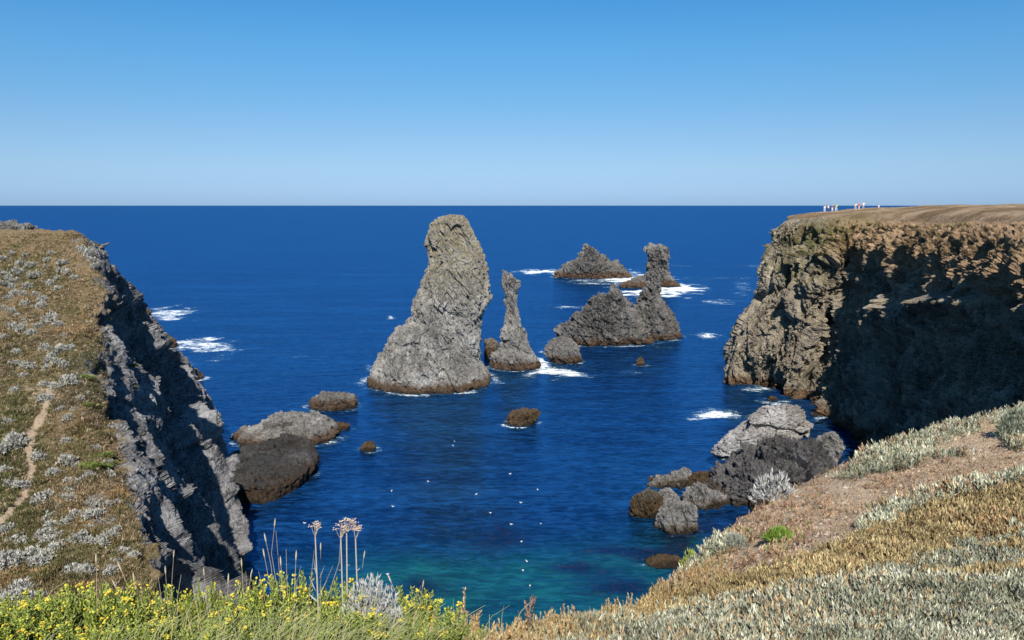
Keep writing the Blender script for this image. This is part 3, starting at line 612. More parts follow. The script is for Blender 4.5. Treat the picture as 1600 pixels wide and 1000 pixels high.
mat_obj('ground_cover', 'pale silvery leaf patches along the rim and across the brown soil', 'ground cover', kind == 3, SH_MAT, 1.1, (.28, .29, .19), (.52, .51, .38), (.34, .24, .14), .3)
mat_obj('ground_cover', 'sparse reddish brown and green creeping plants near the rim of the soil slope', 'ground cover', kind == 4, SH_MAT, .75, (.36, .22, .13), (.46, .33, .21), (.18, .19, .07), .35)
bare = (kind == 0) & (thin < .2)
mat_obj('soil_litter', 'scattered dry twigs and leaf litter on the bare soil', 'litter', bare, SH_MAT, .5, (.44, .29, .18), (.64, .48, .33), (.16, .09, .055), .3)
# loose clods and stones on the bare soil
st_i = np.where((kind == 0) & (rng.random(len(kind)) < .035))[0]; OT = []
for k_ in range(4):
    V_, F_ = octa_(k_); OT.append((V_, F_, np.ones(len(V_))))
V, Fc, C = instance(OT, pos[st_i], rng.random(len(st_i))*6.28, rng.uniform(.006, .03, len(st_i))*np.clip(dist[st_i]/8, .6, 1.5), cmix((.20, .14, .10), (.55, .45, .35), rng.random(len(st_i))), .1)
tag(link('stones', mesh_np('stones', V, Fc, M_flower, False, C)), 'small clods and stones lying loose on the bare soil slope', 'stones', kind='stuff')
# taller orange seed shoots on the near rim
XX = np.r_[rng.uniform(640, 1130, 900), rng.uniform(640, 900, 500)]; pts = []; vals = []
for x in XX:
    y = lin(x, [640, 760, 850, 950, 1020, 1060, 1130], [1015, 1008, 990, 962, 945, 905, 880])+rng.random()*34
    h, nn = hit(HILL, x, y)
    if h is not None and h.y < 9: pts.append(tuple(h)); vals.append(x)
pts = np.array(pts); n = len(pts)
V, Fc, C = instance(SH_TALL, pts, rng.random(n)*6.28, rng.uniform(.35, .85, n)*np.clip(pts[:, 1]/4.5, .9, 1.5)*np.where(np.array(vals) < 900, 1.35, 1), cmix((.46, .27, .10), (.40, .36, .22), rng.random(n)), .25, rng.normal(0, .25, (n, 2)))
tag(link('seed_shoots', mesh_np('seed_shoots', V, Fc, M_leaf, False, C)), 'orange tipped seed shoots fringing the near rim at bottom centre', 'ground cover', kind='stuff')
# ---- left headland: dry grass stubble
n = 70000; A = rng.uniform(-20, 260, n); B = rng.uniform(366, 960, n); pts = []; cc = []
veg_g = np.clip
for x, y in zip(A, B):
    lim = lin(y, [366, 450, 600, 800, 920, 960], [128, 150, 160, 205, 232, 245])
    if x > lim+rng.normal(0, 9): continue
    h, nn = hit(LEFT, x, y)
    if h is not None and h.y < 125: pts.append((*h, x, y))
pts = np.array(pts); X_, Y_ = pts[:, 3], pts[:, 4]; pts = pts[:, :3]; n = len(pts)
pd = np.min([np.hypot(X_-(a+(c-a)*s), Y_-(b+(e-b)*s)) for (a, b), (c, e) in zip(PL[:-1], PL[1:]) for s in (0, .25, .5, .75, 1)], 0)
keep = (pd > 7) & ~((noisepx(pts, 2.4, 303) > .33) & (rng.random(len(pts)) < .75)) & ~((blob(X_, Y_, 62, 608, 34, 26) > .5) & (rng.random(n) < .7)); pts, X_, Y_ = pts[keep], X_[keep], Y_[keep]; n = len(pts)
gz = noisepx(pts, 3, 301); col = cmix((.27, .195, .105), (.165, .14, .06), np.clip(.5+gz*1.4, 0, 1))
gm = np.clip(sum(blob(X_, Y_, *b) for b in [(20,650,50,60),(20,800,60,45),(90,880,90,50),(10,740,30,60),(110,560,50,25),(60,420,60,25)]), 0, 1) > rng.random(n)*1.3
gr_ = noisepx(pts, 4.5, 306) > .25; col[gr_] = col[gr_]*[.62, .66, .7]; gr_ = noisepx(pts, 3.5, 307) > .3; col[gr_] = col[gr_]*[1.12, 1.0, .88]; col[gm] = (.10, .105, .035); r_ = rng.random(n) < .14; col[r_] = (.40, .31, .20); r_ = rng.random(n) < .12; col[r_] = (.09, .06, .03)
GT = [blade_template(7, .15, .022, .13, s) for s in range(5)]
V, Fc, C = instance(GT, pts, rng.random(n)*6.28, rng.uniform(.5, 1.15, n)*(1+.9*np.clip(noisepx(pts, 1.8, 305), 0, 1)), col, .25, rng.normal(0, .3, (n, 2)))
tag(link('dry_grass', mesh_np('dry_grass', V, Fc, M_grass, False, C)), 'short brown and olive dry grass covering the left headland slope', 'grass', kind='stuff')
# right headland turf
n = 42000; A = rng.uniform(1215, 1620, n); B = rng.uniform(317, 400, n); pts = []; uvs = []
for x, y in zip(A, B):
    h, nn = hit(RIGHT, x, y)
    if h is not None and h.y < 330 and nn.z > .35 and h.z > 22: pts.append(tuple(h)); uvs.append((x, y))
pts = np.array(pts); uvs = np.array(uvs); n = len(pts)
col = cmix((.30, .215, .12), (.22, .155, .075), rng.random(n)); gm = (sum(blob(uvs[:, 0], uvs[:, 1], *b) for b in [(1335,350,45,14),(1290,362,30,14),(1265,385,50,20),(1500,352,40,8)]) > rng.random(n)); col[gm] = (.20, .19, .06)
V, Fc, C = instance(GT, pts, rng.random(n)*6.28, rng.uniform(.7, 2.2, n), col, .3, rng.normal(0, .3, (n, 2)))
tag(link('dry_grass', mesh_np('dry_grass', V, Fc, M_grass, False, C)), 'short dry turf on top of the right headland', 'grass', kind='stuff')
# ---- silver shrubs on the left headland (individual things)
def shrub_mesh(name, seed, ns, r, hh, L, w, ca, cb, dark=None):
    r_ = np.random.default_rng(seed); ls, cs = [], []
    lob = [(r_.normal(0, .38)*r, r_.normal(0, .38)*r, r*r_.uniform(.4, .7)) for _ in range(6)]
    for i in range(ns):
        lx, ly, lr = lob[r_.integers(6)]
        a = r_.random()*6.28; e = math.asin(r_.random()**.8); dv = np.array([math.cos(a)*math.cos(e), math.sin(a)*math.cos(e), math.sin(e)])
        k = r_.uniform(.45, 1.05); b = np.array([lx, ly, 0])+dv*lr*k*np.array([1, 1, hh/r]); tone = r_.random(); c0 = np.array(ca)*(1-tone)+np.array(cb)*tone
        if dark is not None and r_.random() < .12: c0 = np.array(dark)  # dark tufts paint the shaded gaps inside the shrub
        for j in range(5):
            dd = dv+r_.normal(0, .55, 3); ls.append(leafquad(b, dd, L*r_.uniform(.6, 1.2), w, curl=.1)); cs += [c0*r_.uniform(.8, 1.2)]*4
    V, Fc = build_leaves(ls); V[:, 2] = np.maximum(V[:, 2], -.02); return mesh_np(name, V, Fc, M_leaf, False, np.array(cs))
SILV = [shrub_mesh('silver_shrub', 400+i, 190, .46, .52, .12, .028, (.33, .325, .28), (.60, .58, .52), (.09, .085, .06)) for i in range(5)]
GREEN = [shrub_mesh('green_shrub', 430+i, 190, .6, .38, .14, .035, (.09, .13, .025), (.24, .28, .06)) for i in range(3)]
SP = [(45,402,.8),(52,415,.7),(75,405,.7),(100,415,.9),(82,398,.6),(28,415,.8),(30,428,.9),(25,440,.8),(20,450,.7),(60,430,.9),(50,435,.8),(80,445,.8),(35,460,.9),(45,450,.8),(12,436,.7),(5,445,.9),(8,432,.7),(95,425,.7),(105,410,.6),(110,425,.8),
 (128,393,.8),(138,400,.9),(146,408,.8),(120,390,.7),(148,418,.7),(22,395,.5),(8,404,.6),(68,470,.7),(90,453,.6),(40,475,.8),(60,482,.9),(66,478,.7),(20,485,.6),(5,482,.7),(30,492,.5),(84,500,1.0),(74,503,.9),(92,506,.7),(24,512,.9),(14,508,.7),(34,518,.9),
 (40,500,.6),(70,543,.7),(96,552,.9),(88,556,.8),(74,548,.6),(80,565,.9),(92,568,.8),(100,572,.7),(52,575,.9),(45,572,.7),(76,578,.7),(18,570,.8),(28,568,.6),(32,552,.6),(72,600,.7),(85,604,.7),(112,595,.9),(104,598,.8),(96,604,.7),(120,600,.6),(70,622,.8),(78,625,.6),
 (98,640,.6),(104,655,.6),(15,690,1.2),(25,700,1.1),(8,702,1.2),(30,690,.9),(58,714,.8),(64,718,.7),(110,722,.8),(118,726,.7),(80,740,.9),(88,736,.7),(135,752,.8),(112,752,.7),(112,768,.9),(116,780,.8),(66,778,1.0),(62,786,.9),(140,786,.7),(150,790,.7),(170,788,.6),
 (84,812,1.0),(90,820,.8),(70,835,1.0),(74,845,.9),(115,805,.9),(112,812,.8),(148,802,.8),(140,806,.7),(142,822,.5),(50,870,1.2),(62,880,1.1),(44,884,1.0),(85,862,.9),(100,852,.8),(122,844,.8),(132,850,.9),(150,850,.9),(160,846,.7),(172,834,.8),(180,828,.6),(118,890,1.1),(124,896,.9),
 (16,878,1.1),(5,890,1.2),(28,925,1.3),(36,930,1.1),(20,938,1.2),(8,945,1.2),(48,940,1.0),(170,892,.8),(185,880,.8),(200,872,.8),(190,862,.7),(12,826,.8),(6,740,.9),(12,760,.8),(20,660,.8),(105,690,.6),(150,700,.6),(165,725,.6),(10,528,.7),(175,745,.6),
 (20,458,.7),(14,468,.7),(55,462,.6),(70,416,.6),(90,436,.6),(118,436,.6),(48,523,.7),(62,512,.6),(100,526,.6),(112,545,.6),(36,590,.6),(25,610,.6),(128,622,.6),(118,640,.5),(35,760,.7),(92,790,.6),(30,850,.9),(96,838,.7)]
first = None; SIL_LAB = 'silvery grey cushion shrub, one of many scattered over the brown left headland slope'
for i, (x, y, s) in enumerate(SP):
    h, nn = hit(LEFT, x+random.uniform(-2, 2), y+random.uniform(-2, 2))
    if h is None: continue
    o = bpy.data.objects.new('silver_shrub', SILV[i % 5]); COL.objects.link(o)
    o.location = h-Vector((0, 0, .05)); o.rotation_euler = (random.uniform(-.15, .15), random.uniform(-.15, .15), random.random()*6.28)
    k = s*random.uniform(1.1, 1.45)*min(1.15, .55+h.y/130); o.scale = (k*random.uniform(.9, 1.2), k, k*random.uniform(1.0, 1.5)); tag(o, SIL_LAB, 'shrub', 'silver shrubs on the left headland')
for i, (x, y, s, lb) in enumerate([(130,590,.9,'bright green shrub on the rim of the left headland, topmost of the green ones'),(140,632,.7,'small green shrub near the rim of the left headland, just above the shadowed drop'),(152,634,.75,'small green shrub right at the brink of the left headland'),
    (165,664,.7,'round little green shrub alone at the brink of the left headland'),(150,714,1.3,'largest yellow-green shrub on the left headland slope, upper part of the clump'),(140,728,1.0,'yellow-green shrub spreading below left of the largest clump on the left headland'),(165,730,.9,'yellow-green shrub nearest the rock edge below the largest clump'),
    (205,572,.9,'olive green shrub growing on the upper ledge of the left rock face'),(210,605,.6,'tiny green shrub on the lower ledge of the left rock face')]):
    h, nn = hit(LEFT, x, y)
    if h is None: continue
    o = bpy.data.objects.new('green_shrub', GREEN[i % 3]); COL.objects.link(o); o.location = h; o.rotation_euler = (0, 0, i*1.3); k = s*.8; o.scale = (k*1.2, k, k*.8); tag(o, lb, 'shrub', 'green shrubs on the left headland')
# ---- near plants
def ribbon(pts_, w):
    pts_ = np.array(pts_); n = len(pts_); V = []; 
    for i, c in enumerate(pts_):
        t_ = pts_[min(i+1, n-1)]-pts_[max(i-1, 0)]; s = np.cross(t_, (0, -1, .3)); s = s/(np.linalg.norm(s)+1e-9); ww = w*(1-.75*i/(n-1)); V += [c-s*ww, c+s*ww]
    return np.array(V), np.array([[2*i, 2*i+1, 2*i+3, 2*i+2] for i in range(n-1)])
def tube(pts_, rs, k=5):
    pts_ = np.array(pts_, float); n = len(pts_); V = []
    for i, c in enumerate(pts_):
        t_ = pts_[min(i+1, n-1)]-pts_[max(i-1, 0)]; t_ /= np.linalg.norm(t_)+1e-9; a = np.cross(t_, (.3, .9, .1)); a /= np.linalg.norm(a); b = np.cross(t_, a)
        for j in range(k): th = 6.283*j/k; V.append(c+rs[i]*(a*math.cos(th)+b*math.sin(th)))
    Fc = [[i*k+j, i*k+(j+1) % k, (i+1)*k+(j+1) % k, (i+1)*k+j] for i in range(n-1) for j in range(k)]
    return np.array(V), np.array(Fc)
class Acc:
    def __init__(s): s.V, s.F, s.C, s.o = [], [], [], 0
    def add(s, VF, c):
        V, Fc = VF; s.V.append(V); s.F.append(Fc+s.o); s.C.append(np.tile(np.array(c, float), (len(V), 1))); s.o += len(V)
    def mesh(s, name, m): return mesh_np(name, np.vstack(s.V), np.vstack(s.F), m, False, np.vstack(s.C))
def octa(c, r, k=.8):
    c = np.array(c); V = c+r*np.array([[1, 0, 0], [0, 1, 0], [-1, 0, 0], [0, -1, 0], [0, 0, k], [0, 0, -k*.6], [.7, .7, k*.5], [-.7, .7, k*.5], [-.7, -.7, k*.5], [.7, -.7, k*.5]])
    return V, np.array([[0, 6, 4, 9], [6, 1, 7, 4], [4, 7, 2, 8], [9, 4, 8, 3], [0, 5, 1, 6], [1, 5, 2, 7], [2, 5, 3, 8], [3, 5, 0, 9]])
def samphire(seed, ns=26, h=.30, spread=.16, fl=.75, leafc=((.15, .22, .03), (.36, .40, .07))):
    r = np.random.default_rng(seed); st, lf, fw = Acc(), Acc(), []
    for i in range(ns):
        a = r.random()*6.28; rr = spread*math.sqrt(r.random()); b = np.array([math.cos(a)*rr*.6, math.sin(a)*rr*.6, 0]); hh = h*r.uniform(.62, 1.08)*(1-.3*rr/spread)
        tip = b+np.array([math.cos(a)*rr*.7+r.normal(0, .02), math.sin(a)*rr*.7+r.normal(0, .02), hh]); m = (b+tip)/2+np.array([0, 0, .01])
        pts_ = [b, m, tip]; st.add(tube(pts_, [.003, .0025, .002], 4), (.22, .24, .08))
        nl = int(52*hh/.3)
        for j in range(nl):
            f = .12+.88*j/nl; c = b*(1-f)+tip*f; aa = j*2.4; e = .75+r.normal(0, .2); dv = np.array([math.cos(aa)*math.cos(e), math.sin(aa)*math.cos(e), math.sin(e)])
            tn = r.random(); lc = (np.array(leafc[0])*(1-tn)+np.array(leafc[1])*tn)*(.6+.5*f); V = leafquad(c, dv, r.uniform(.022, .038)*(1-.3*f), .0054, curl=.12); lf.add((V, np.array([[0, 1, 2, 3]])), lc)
        if r.random() < fl*.34:
            fa = Acc(); fw.append((tip, fa))
            for j in range(r.integers(3, 8)):
                c = tip*0+np.array([r.normal(0, .008), r.normal(0, .008), r.normal(.004, .008)]); fa.add(octa(c, r.uniform(.004, .0068), 1.3), [(.62, .50, .04), (.52, .52, .07), (.50, .28, .04)][r.choice(3, p=[.55, .3, .15])])
    return st, lf, fw
PROTO = []
def make_samphire(seed, label, **k):
    st, lf, fw = samphire(seed, **k); e = empty('flowering_shrub', (0, 0, 0)); tag(e, label, 'shrub', 'yellow flowering shrubs along the near rim')
    link('stems', st.mesh('stems', M_leaf), e); link('foliage', lf.mesh('foliage', M_leaf), e)
    for tip, fa in fw: link('flower_head', fa.mesh('flower_head', M_flower), e, tuple(tip))
    return e
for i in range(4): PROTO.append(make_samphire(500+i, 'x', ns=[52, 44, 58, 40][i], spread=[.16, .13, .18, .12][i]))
used = [False]*4
SAM_GRP = 'yellow-flowered bright green shrub in the crowded row along the bottom left rim'
SAM = [(-20,960,1.0),(15,955,1.05),(60,945,.95),(100,930,1.05),(120,915,1.0),(150,930,1.0),(190,925,.95),(215,935,1.0),(250,930,1.0),(275,925,1.0),(-10,1000,1.),(40,990,1.),(90,985,1.),(140,990,.95),(190,990,.95),(235,975,.95),(300,985,.8),(30,925,1.0),(75,925,1.0),(170,920,1.0),
       (315,905,1.0),(365,925,.95),(400,915,.95),(425,905,1.0),(460,895,1.0),(490,920,1.0),(520,915,.9),(545,930,.9),(385,950,.9),(440,940,.9),(500,960,.8),(560,960,.8),(630,920,.9),(645,935,.8),(675,955,.75)]
SAMLAB = {(315,905): 'tall lone yellow-flowered shoot clump against the dark shaded cliff', (460,895): 'highest yellow-flowered bush left of the dried flower stalks', (425,905): 'yellow-flowered bush just left of the highest one at bottom centre left', (630,920): 'olive yellow-tipped shrub right of the silver-leaved bush', (645,935): 'low olive shrub behind the right flank of the silver-leaved bush',
          (675,955): 'last yellow-tipped shrub before the open turquoise water', (365,925): 'yellow-tipped bush standing in the long grass', (520,915): 'orange-yellow headed bush directly below the single dried flower stalk'}
for i, (x, y, s) in enumerate(SAM):
    # x,y is the picture position of the shrub's top; it roots on the ground below it
    Yb = 3.35+.55*rng.random() if y < 950 else 3.05+.2*rng.random()
    top_ = P(x, y, Yb); g, _ = down(HILL, top_[0], Yb)
    if g is None: continue
    hh = top_[2]-g.z; sc_ = float(np.clip(hh/.30, .45, 1.7))
    lb = SAMLAB.get((x, y), SAM_GRP); k = i % 4
    if not used[k]: o = PROTO[k]; used[k] = True; o['label'] = lb; o.location = g; o.rotation_euler = (0, 0, random.random()*6.28); o.scale = (1, 1, sc_)
    else: o = dup(PROTO[k], g, random.random()*6.28, 1, lb)
    w_ = .75+.25*sc_
    if (x, y) == (315, 905): w_ *= .5
    o.scale = (w_, w_, sc_)
# grass in the bottom left rim
ga = Acc(); r = np.random.default_rng(77)
for i in range(3000):
    x = r.normal(440, 95) if i % 5 else r.uniform(-20, 680); Yb = r.uniform(2.9, 3.95)
    g, _ = down(HILL, (x-800)/F*Yb, Yb)
    if g is None: continue
    L_ = r.uniform(.10, .27); a = r.normal(.5, .8); ln = r.uniform(.25, .9)*L_; b = np.array(g); dx = np.array([math.cos(a)*ln, math.sin(a)*ln*.6, 0])
    pts_ = [b, b+dx*.2+[0, 0, L_*.45], b+dx*.55+[0, 0, L_*.8], b+dx+[0, 0, L_*.95]]
    tn = r.random(); c = np.array((.12, .17, .05))*(1-tn)+np.array((.38, .35, .18))*tn
    ga.add(ribbon(pts_, .0016+.0012*r.random()), c)
tag(link('long_grass', ga.mesh('long_grass', M_grass)), 'pale green and straw-coloured long grass between the yellow-flowered shrubs', 'grass', kind='stuff')
# tall dry grass stalks: a thing each tuft
def stalk_tuft(items, label):
    """items: (base px, tip px, tip py, bend, head)"""
    x0 = np.mean([i[0] for i in items]); Yb = 3.6; g, _ = down(HILL, (x0-800)/F*Yb, Yb); g = np.array(g)
    e = empty('grass_tuft', tuple(g)); tag(e, label, 'grass tuft', 'tall dry grass tufts on the near rim')
    for bx, tx, ty, bend, head in items:
        st, hd = Acc(), Acc()
        Y_ = Yb+random.uniform(-.15, .15); b = np.array([(bx-800)/F*Y_*1.1, Y_, g[2]-.03]); t_ = P(tx, ty, Y_+random.uniform(-.1, .1))
        b[0] = P(bx, 1000, Y_)[0]
        m1 = b*.6+t_*.4+np.array([-bend*.3, 0, .01]); m2 = b*.25+t_*.75+np.array([-bend, 0, .012])
        c = (.42, .36, .24) if head else (.36, .31, .22)
        st.add(tube(np.array([b, m1, m2, t_])-g, [.0022, .0018, .0014, .001], 4), c)
        if head:
            d_ = (t_-m2)/np.linalg.norm(t_-m2); hd.add(tube(np.array([t_-d_*.045, t_-d_*.03, t_-d_*.012, t_+d_*.004])-g, [.001, .0038, .0036, .0008], 5), (.55, .47, .33))
        so_ = link('stalk', st.mesh('stalk', M_grass), e)
        if hd.V: link('seed_head', hd.mesh('seed_head', M_grass), so_)
stalk_tuft([(150,150,866,0,1)], 'single upright straw stalk above the yellow shrubs, leftmost of all')
stalk_tuft([(230,184,879,-.01,1),(228,160,902,0,0),(225,176,907,0,1),(232,208,895,.01,1),(222,220,890,0,0),(215,196,915,0,0)], 'fan of bleached stalks leaning left in front of the rocky brink')
stalk_tuft([(262,272,860,.0,1),(266,258,885,0,1),(270,283,898,.01,0),(262,247,901,0,0),(275,312,925,.015,0)], 'tuft with one tall vertical straw against the shaded cliff')
stalk_tuft([(330,318,888,.0,1),(322,357,897,-.02,1),(325,300,912,0,0),(340,343,908,0,0)], 'thin straws rising around the lone yellow shoot clump')
stalk_tuft([(385,377,873,0,1),(390,384,893,0,0),(380,394,890,.01,1),(395,371,905,0,0)], 'two short pale stalks at the dark foot of the left headland')
stalk_tuft([(445,430,811,.03,1),(440,413,834,-.01,1),(446,431,829,0,0),(440,411,858,0,1),(450,447,858,0,0),(452,463,861,0,1),(436,404,893,0,0),(448,438,870,0,1),(455,470,885,.01,0)], 'tallest dense tuft of dry stalks left of the dried flower stalks')
stalk_tuft([(480,533,830,-.03,1),(500,501,848,0,1),(470,491,860,0,0),(478,520,884,.01,0)], 'straws crossing behind the single dried flower stalk')
stalk_tuft([(587,570,861,.03,1),(586,583,895,0,0)], 'small curved stalk bending left on the right of the dried flowers')
stalk_tuft([(645,662,907,0,1),(640,658,915,.01,0),(648,606,898,0,1)], 'few short straws leaning right beside the turquoise water')
# dried flat-topped flowers
def umbel(stems, label, parts_leaf):
    x0, yb, Yb = stems[0][0], 1000, 3.55; g, _ = down(HILL, (x0-800)/F*Yb, Yb); g = np.array(g); e = empty('dried_flower', tuple(g)); tag(e, label, 'dried flower', 'dried flower stalks on the near rim')
    r = np.random.default_rng(len(label))
    for bx, tx, ty, wd, hd_ in stems:
        b = P(bx, 985, Yb); b[2] = g[2]-.02; t_ = P(tx, ty, Yb); st, hd = Acc(), Acc(); neck = t_-np.array([0, 0, .05])
        st.add(tube(np.array([b, b*.5+neck*.5+[.003, 0, 0], neck])-g, [.0042, .0036, .003], 6), (.50, .44, .36))
        for s_ in (.35, .55, .75):
            c = b*(1-s_)+neck*s_; st.add((leafquad(c-g, np.array([r.choice([-1, 1]), r.normal(0, .4), .7]), .022, .0035), np.array([[0, 1, 2, 3]])), (.55, .52, .45))
        nb = 9
        for j in range(nb):
            a = r.random()*6.28; rr = wd*math.sqrt((j+.5)/nb); c = t_+np.array([math.cos(a)*rr, math.sin(a)*rr*.7, hd_*(1-(rr/wd)**2)+r.normal(0, .003)])
            st.add(tube(np.array([neck+r.normal(0, .001, 3), neck*.5+c*.5-[0, 0, .006], c])-g, [.0018, .0014, .001], 4), (.46, .38, .30))
            for k in range(12): hd.add(octa(c+r.normal(0, .0065, 3)*[1, 1, .7]-g, r.uniform(.0022, .0042)), [(.56, .44, .33), (.42, .30, .22), (.66, .58, .48)][r.integers(3)])
        so_ = link('stem', st.mesh('stem', M_grass), e); link('flower_head', hd.mesh('flower_head', M_flower), so_)
    if parts_leaf:
        for bx, by, tx, ty in parts_leaf: b = P(bx, by, Yb); lf = Acc(); lf.add((leafquad(b-g, P(tx, ty, Yb)-b, np.linalg.norm(P(tx, ty, Yb)-b), .007), np.array([[0, 1, 2, 3]])), (.62, .62, .60)); link('leaf', lf.mesh('leaf', M_leaf), e)
umbel([(497,492,822,.030,.010)], 'single dried flower stalk with a small pale head, left of the triple one', [(496,905,490,870),(498,905,508,882),(494,925,484,900),(500,925,512,905),(497,940,480,925),(498,930,503,890)])
umbel([(535,532,826,.040,.012),(540,541,817,.042,.014),(559,555,827,.036,.012)], 'cluster of three dried stalks carrying wide pale brown flat flower heads', [])
# silver-leaved bushes
def silver_bush(px_, py_, Yb, wpx, hpx, label, seed, ns=420, ca=(.48, .48, .46), cb=(.70, .70, .69), L=.05):
    t_ = P(px_, py_, Yb); g, _ = down(HILL, t_[0], Yb)
    if g is None: return
    r = np.random.default_rng(seed); lf, st = Acc(), Acc(); rx = wpx/F*Yb/2; hh = max(t_[2]-g.z, hpx/F*Yb)
    for i in range(ns):
        a = r.random()*6.28; e = math.asin(r.random()); k = r.uniform(.5, 1)**.5; dv = np.array([math.cos(a)*math.cos(e), math.sin(a)*math.cos(e), math.sin(e)])
        c = dv*k*np.array([rx, rx*.7, hh]); dd = dv*.6+np.array([0, 0, .7])+r.normal(0, .3, 3)
        if i % 8 == 0: st.add(tube([np.array([0, 0, 0]), c*.5+[0, 0, .02], c], [.004, .003, .002], 4), (.42, .40, .36))
        for j in range(4):
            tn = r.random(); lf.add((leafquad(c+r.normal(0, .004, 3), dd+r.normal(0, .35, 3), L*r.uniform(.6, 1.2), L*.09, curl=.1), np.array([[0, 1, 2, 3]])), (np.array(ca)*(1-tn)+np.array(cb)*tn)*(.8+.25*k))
    e_ = empty('silver_bush', tuple(g)); tag(e_, label, 'bush'); link('stems', st.mesh('stems', M_leaf), e_); link('foliage', lf.mesh('foliage', M_leaf), e_)
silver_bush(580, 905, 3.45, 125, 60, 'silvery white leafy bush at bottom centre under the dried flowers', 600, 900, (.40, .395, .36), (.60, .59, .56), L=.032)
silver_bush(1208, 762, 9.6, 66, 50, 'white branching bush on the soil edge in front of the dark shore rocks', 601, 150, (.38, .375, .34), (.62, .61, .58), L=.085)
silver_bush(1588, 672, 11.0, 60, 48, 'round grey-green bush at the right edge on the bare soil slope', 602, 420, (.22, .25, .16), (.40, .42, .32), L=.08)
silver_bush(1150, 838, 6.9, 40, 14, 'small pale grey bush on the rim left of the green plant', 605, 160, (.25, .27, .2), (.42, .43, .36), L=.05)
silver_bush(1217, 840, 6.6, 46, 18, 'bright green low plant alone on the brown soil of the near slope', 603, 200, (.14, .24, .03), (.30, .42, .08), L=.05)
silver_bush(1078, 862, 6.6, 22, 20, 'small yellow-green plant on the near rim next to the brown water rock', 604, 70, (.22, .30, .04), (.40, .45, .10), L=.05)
for ob in list(COL.objects):
    if ob.name.startswith('silver_bush') and ob.get('label', '').startswith(('bright green', 'small yellow-green')): ob.name = 'green_plant'
def seed_plant(px_, py_, Yb, ns, label, ca, seed):
    t_ = P(px_, py_, Yb); g, _ = down(HILL, t_[0], Yb); r = np.random.default_rng(seed); hh = t_[2]-g.z
    e_ = empty('seeding_plant', tuple(g)); tag(e_, label, 'plant', 'seeding plants on the near rim')
    for i in range(ns):
        st, sd_ = Acc(), Acc()
        tip = np.array([r.normal(0, .035), r.normal(0, .03), hh*r.uniform(.55, 1.0) if i else hh]); st.add(tube([np.array([0., 0, 0]), tip*.5+[.004, 0, 0], tip], [.003, .0024, .0015], 4), (.40, .28, .18))
        for j in range(26):
            f = .45+.55*j/26; c = tip*f; dv = np.array([r.normal(), r.normal(), 1.2]); sd_.add((leafquad(c, dv, .018, .0045), np.array([[0, 1, 2, 3]])), np.array(ca)*r.uniform(.7, 1.25))
        so_ = link('stem', st.mesh('stem', M_leaf), e_); link('seed_spike', sd_.mesh('seed_spike', M_leaf), so_)
seed_plant(722, 922, 3.7, 7, 'tall orange-tan seeding plant against the turquoise water', (.50, .36, .16), 1)
seed_plant(745, 952, 3.6, 5, 'shorter orange-tan seeding plant right of the tall one', (.50, .34, .14), 2)
seed_plant(815, 922, 3.8, 3, 'thin reddish brown dead stalk against the turquoise water', (.30, .16, .10), 3)
seed_plant(828, 938, 3.8, 2, 'short reddish stalk right beside the thin dead stalk', (.34, .20, .13), 4)
seed_plant(690, 958, 3.6, 5, 'low tan seeding plant left of the tall orange-tan one', (.48, .38, .20), 5)
# ------------------------------------------------------------------ gulls on the water
def tubeprof(sp, cx=0, k=10):
    V = []
    for x, z, ry, rz in sp:
        for j in range(k): a = 6.283*j/k; V.append((x, cx+ry*math.cos(a), z+rz*math.sin(a)))
    Fc = [[i*k+j, i*k+(j+1) % k, (i+1)*k+(j+1) % k, (i+1)*k+j] for i in range(len(sp)-1) for j in range(k)]
    return np.array(V, float), np.array(Fc)
M_gullw = plain('gull_white', (.80, .80, .78)); M_gullg = plain('gull_grey', (.40, .42, .45)); M_beak = plain('gull_beak', (.75, .45, .05))
gb = tubeprof([(-.27, .10, .01, .005), (-.22, .10, .05, .018), (-.12, .085, .09, .06), (0, .07, .11, .085), (.10, .08, .10, .085), (.16, .11, .065, .065), (.19, .16, .045, .05), (.21, .20, .045, .048), (.25, .215, .04, .04), (.28, .21, .012, .012)])
gull = empty('gull', (0, 0, 0)); gull['category'] = 'gull'; gull['group'] = 'gulls floating in the cove'
link('body', mesh_np('body', gb[0], gb[1], M_gullw, True), gull)
for s_ in (-1, 1):
    wv, wf = tubeprof([(-.30, .135, .008, .006), (-.2, .14, .03, .02), (-.05, .14, .045, .045), (.07, .13, .04, .05), (.12, .12, .008, .01)], s_*.075, 8); link('wing', mesh_np('wing', wv, wf, M_gullg, True), gull)
bv = tubeprof([(.275, .21, .011, .012), (.31, .207, .008, .009), (.335, .2, .002, .003)], 0, 6); link('beak', mesh_np('beak', bv[0], bv[1], M_beak, True), gull)
GL = [(710,690),(708,697),(669,753),(744,773),(797,741),(840,766),(814,786),(766,802),(799,820),(845,819),(815,847),(823,878),(817,892),(828,916),(614,792),(606,898),(476,818),(612,768)]
for i, (x, y) in enumerate(GL):
    s_ = sea(x, y); lb = 'white gull floating on the dark blue cove water, one of a scattered flock'
    if y > 870: lb = 'white gull floating over the turquoise shallow water'
    o = gull if i == 0 else dup(gull, tuple(s_), random.random()*6.28, 1.0, lb)
    o['label'] = lb; o.location = tuple(s_); o.rotation_euler = (0, 0, random.random()*6.28); o.scale = (.65, .65, .65)
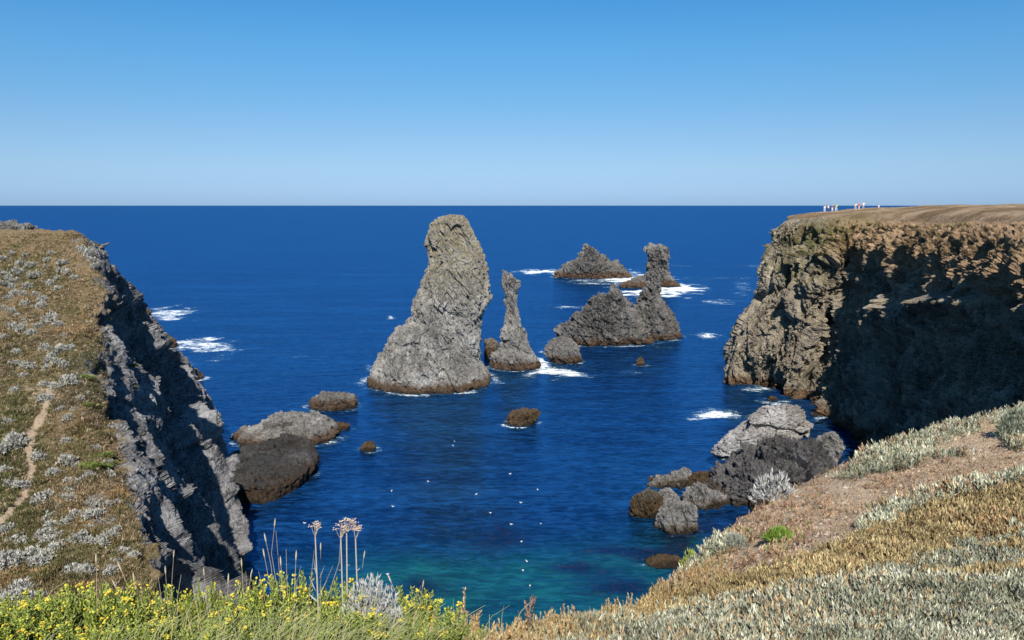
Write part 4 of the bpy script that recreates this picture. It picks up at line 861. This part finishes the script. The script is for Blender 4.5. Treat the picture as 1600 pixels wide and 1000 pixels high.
# ------------------------------------------------------------------ people on the right headland
def skinobj(name, joints, edges, mat, parent, sub=1):
    me = bpy.data.meshes.new(name); me.from_pydata([j[:3] for j in joints], edges, []); me.materials.append(mat); o = link(name, me, parent)
    md = o.modifiers.new('skin', 'SKIN'); sv = me.skin_vertices[0].data if me.skin_vertices else None
    if sv is None: return o
    for i, j in enumerate(joints): sv[i].radius = (j[3], j[4] if len(j) > 4 else j[3]); sv[i].use_root = (i == 0)
    md.use_smooth_shade = True; o.modifiers.new('sub', 'SUBSURF').levels = sub; o.modifiers['sub'].render_levels = sub; return o
def person(px_, py_, Yg, label, shirt, legs, hair, rz=0, hgt=1.72, sleeves=False):
    h, _ = hit(RIGHT, px_, py_)
    x = P(px_, py_, Yg)[0]; g, _ = down(RIGHT, x, Yg)
    e = empty('person', tuple(g-Vector((0, 0, .04))), rz); k = hgt/1.72; e.scale = (k, k, k); tag(e, label, 'person')
    skin = plain('skin', (.48, .29, .2)); ms, ml, mh = plain('shirt', shirt), plain('trousers', legs), plain('hair', hair)
    st = random.uniform(.05, .14)
    J = [(0,0,.93,.13,.1),(0,0,1.15,.12,.09),(0,0,1.38,.15,.1),(0,0,1.49,.055),(0,0,1.56,.07,.075),(0,.01,1.66,.075,.09),(.18,0,1.40,.05),(.24,.02,1.15,.04),(.22,.1,.92,.032),(-.18,0,1.40,.05),(-.25,0,1.15,.04),(-.22,.06,.92,.032),
         (.09,0,.88,.085),(.10,st,.48,.058),(.10,st-.04,.09,.042),(.10,st+.1,.04,.035),(-.09,0,.88,.085),(-.10,-st,.48,.058),(-.10,-st-.06,.09,.042),(-.10,-st+.08,.04,.035)]
    E = [(0,1),(1,2),(2,3),(3,4),(4,5),(2,6),(6,7),(7,8),(2,9),(9,10),(10,11),(0,12),(12,13),(13,14),(14,15),(0,16),(16,17),(17,18),(18,19)]
    skinobj('body', J, E, skin, e)
    f = 1.22
    skinobj('shirt', [(0,0,.95,.15*f,.12*f),(0,0,1.15,.125*f,.1*f),(0,0,1.37,.145*f,.1*f),(.18,0,1.39,.062),(.225,.01,1.22,.058),(-.18,0,1.39,.062),(-.235,0,1.22,.058)], [(0,1),(1,2),(2,3),(3,4),(2,5),(5,6)], ms, e)
    skinobj('trousers', [(0,0,.92,.15,.12),(.09,0,.84,.1),(.10,st,.48,.078),(.10,st-.03,.2 if not sleeves else .4,.065),(-.09,0,.84,.1),(-.10,-st,.48,.078),(-.10,-st-.04,.2 if not sleeves else .4,.065)], [(0,1),(1,2),(2,3),(0,4),(4,5),(5,6)], ml, e)
    skinobj('hair', [(0,-.02,1.70,.09,.1),(0,-.045,1.62,.075,.08)], [(0,1)], mh, e)
WH, NV = (.80, .80, .80), (.04, .06, .15)
person(1288.5, 328, 176, 'leftmost person in white on the right headland rim, first of the left group', WH, (.6, .65, .7), (.1, .07, .05), 2.5)
person(1294, 328, 177, 'person in a pale pinkish white top beside the leftmost one', (.78, .66, .64), (.06, .08, .12), (.12, .07, .04), 3.5)
person(1300.5, 328, 176, 'person in a navy top and pale trousers in the middle of the left group', (.03, .05, .16), (.72, .68, .66), (.03, .03, .03), 3.0, 1.75)
person(1306.5, 327, 175, 'person in a yellow-green top at the right of the left group', (.62, .78, .14), (.75, .75, .7), (.05, .06, .03), 2.0, 1.85)
person(1336.5, 326, 170, 'person in a white top and dark hair left of the one in red', WH, (.55, .5, .5), (.04, .03, .02), 2.2)
person(1342, 326.5, 168, 'person in a dark red top between two people in white', (.45, .04, .07), (.70, .5, .48), (.12, .04, .04), 3.4, 1.65)
person(1349, 324, 178, 'person in a white top standing a little higher right of the one in red', WH, (.5, .42, .42), (.05, .04, .03), 2.8, 1.75)
person(1373, 323, 230, 'distant person in white alone on the headland skyline, farthest right', WH, (.6, .55, .5), (.06, .04, .03), 2.8, 1.6)
# fix labels of prototypes that ended up unused
for k, e in enumerate(PROTO):
    if not used[k]:
        for ch in list(e.children): bpy.data.objects.remove(ch)
        bpy.data.objects.remove(e)
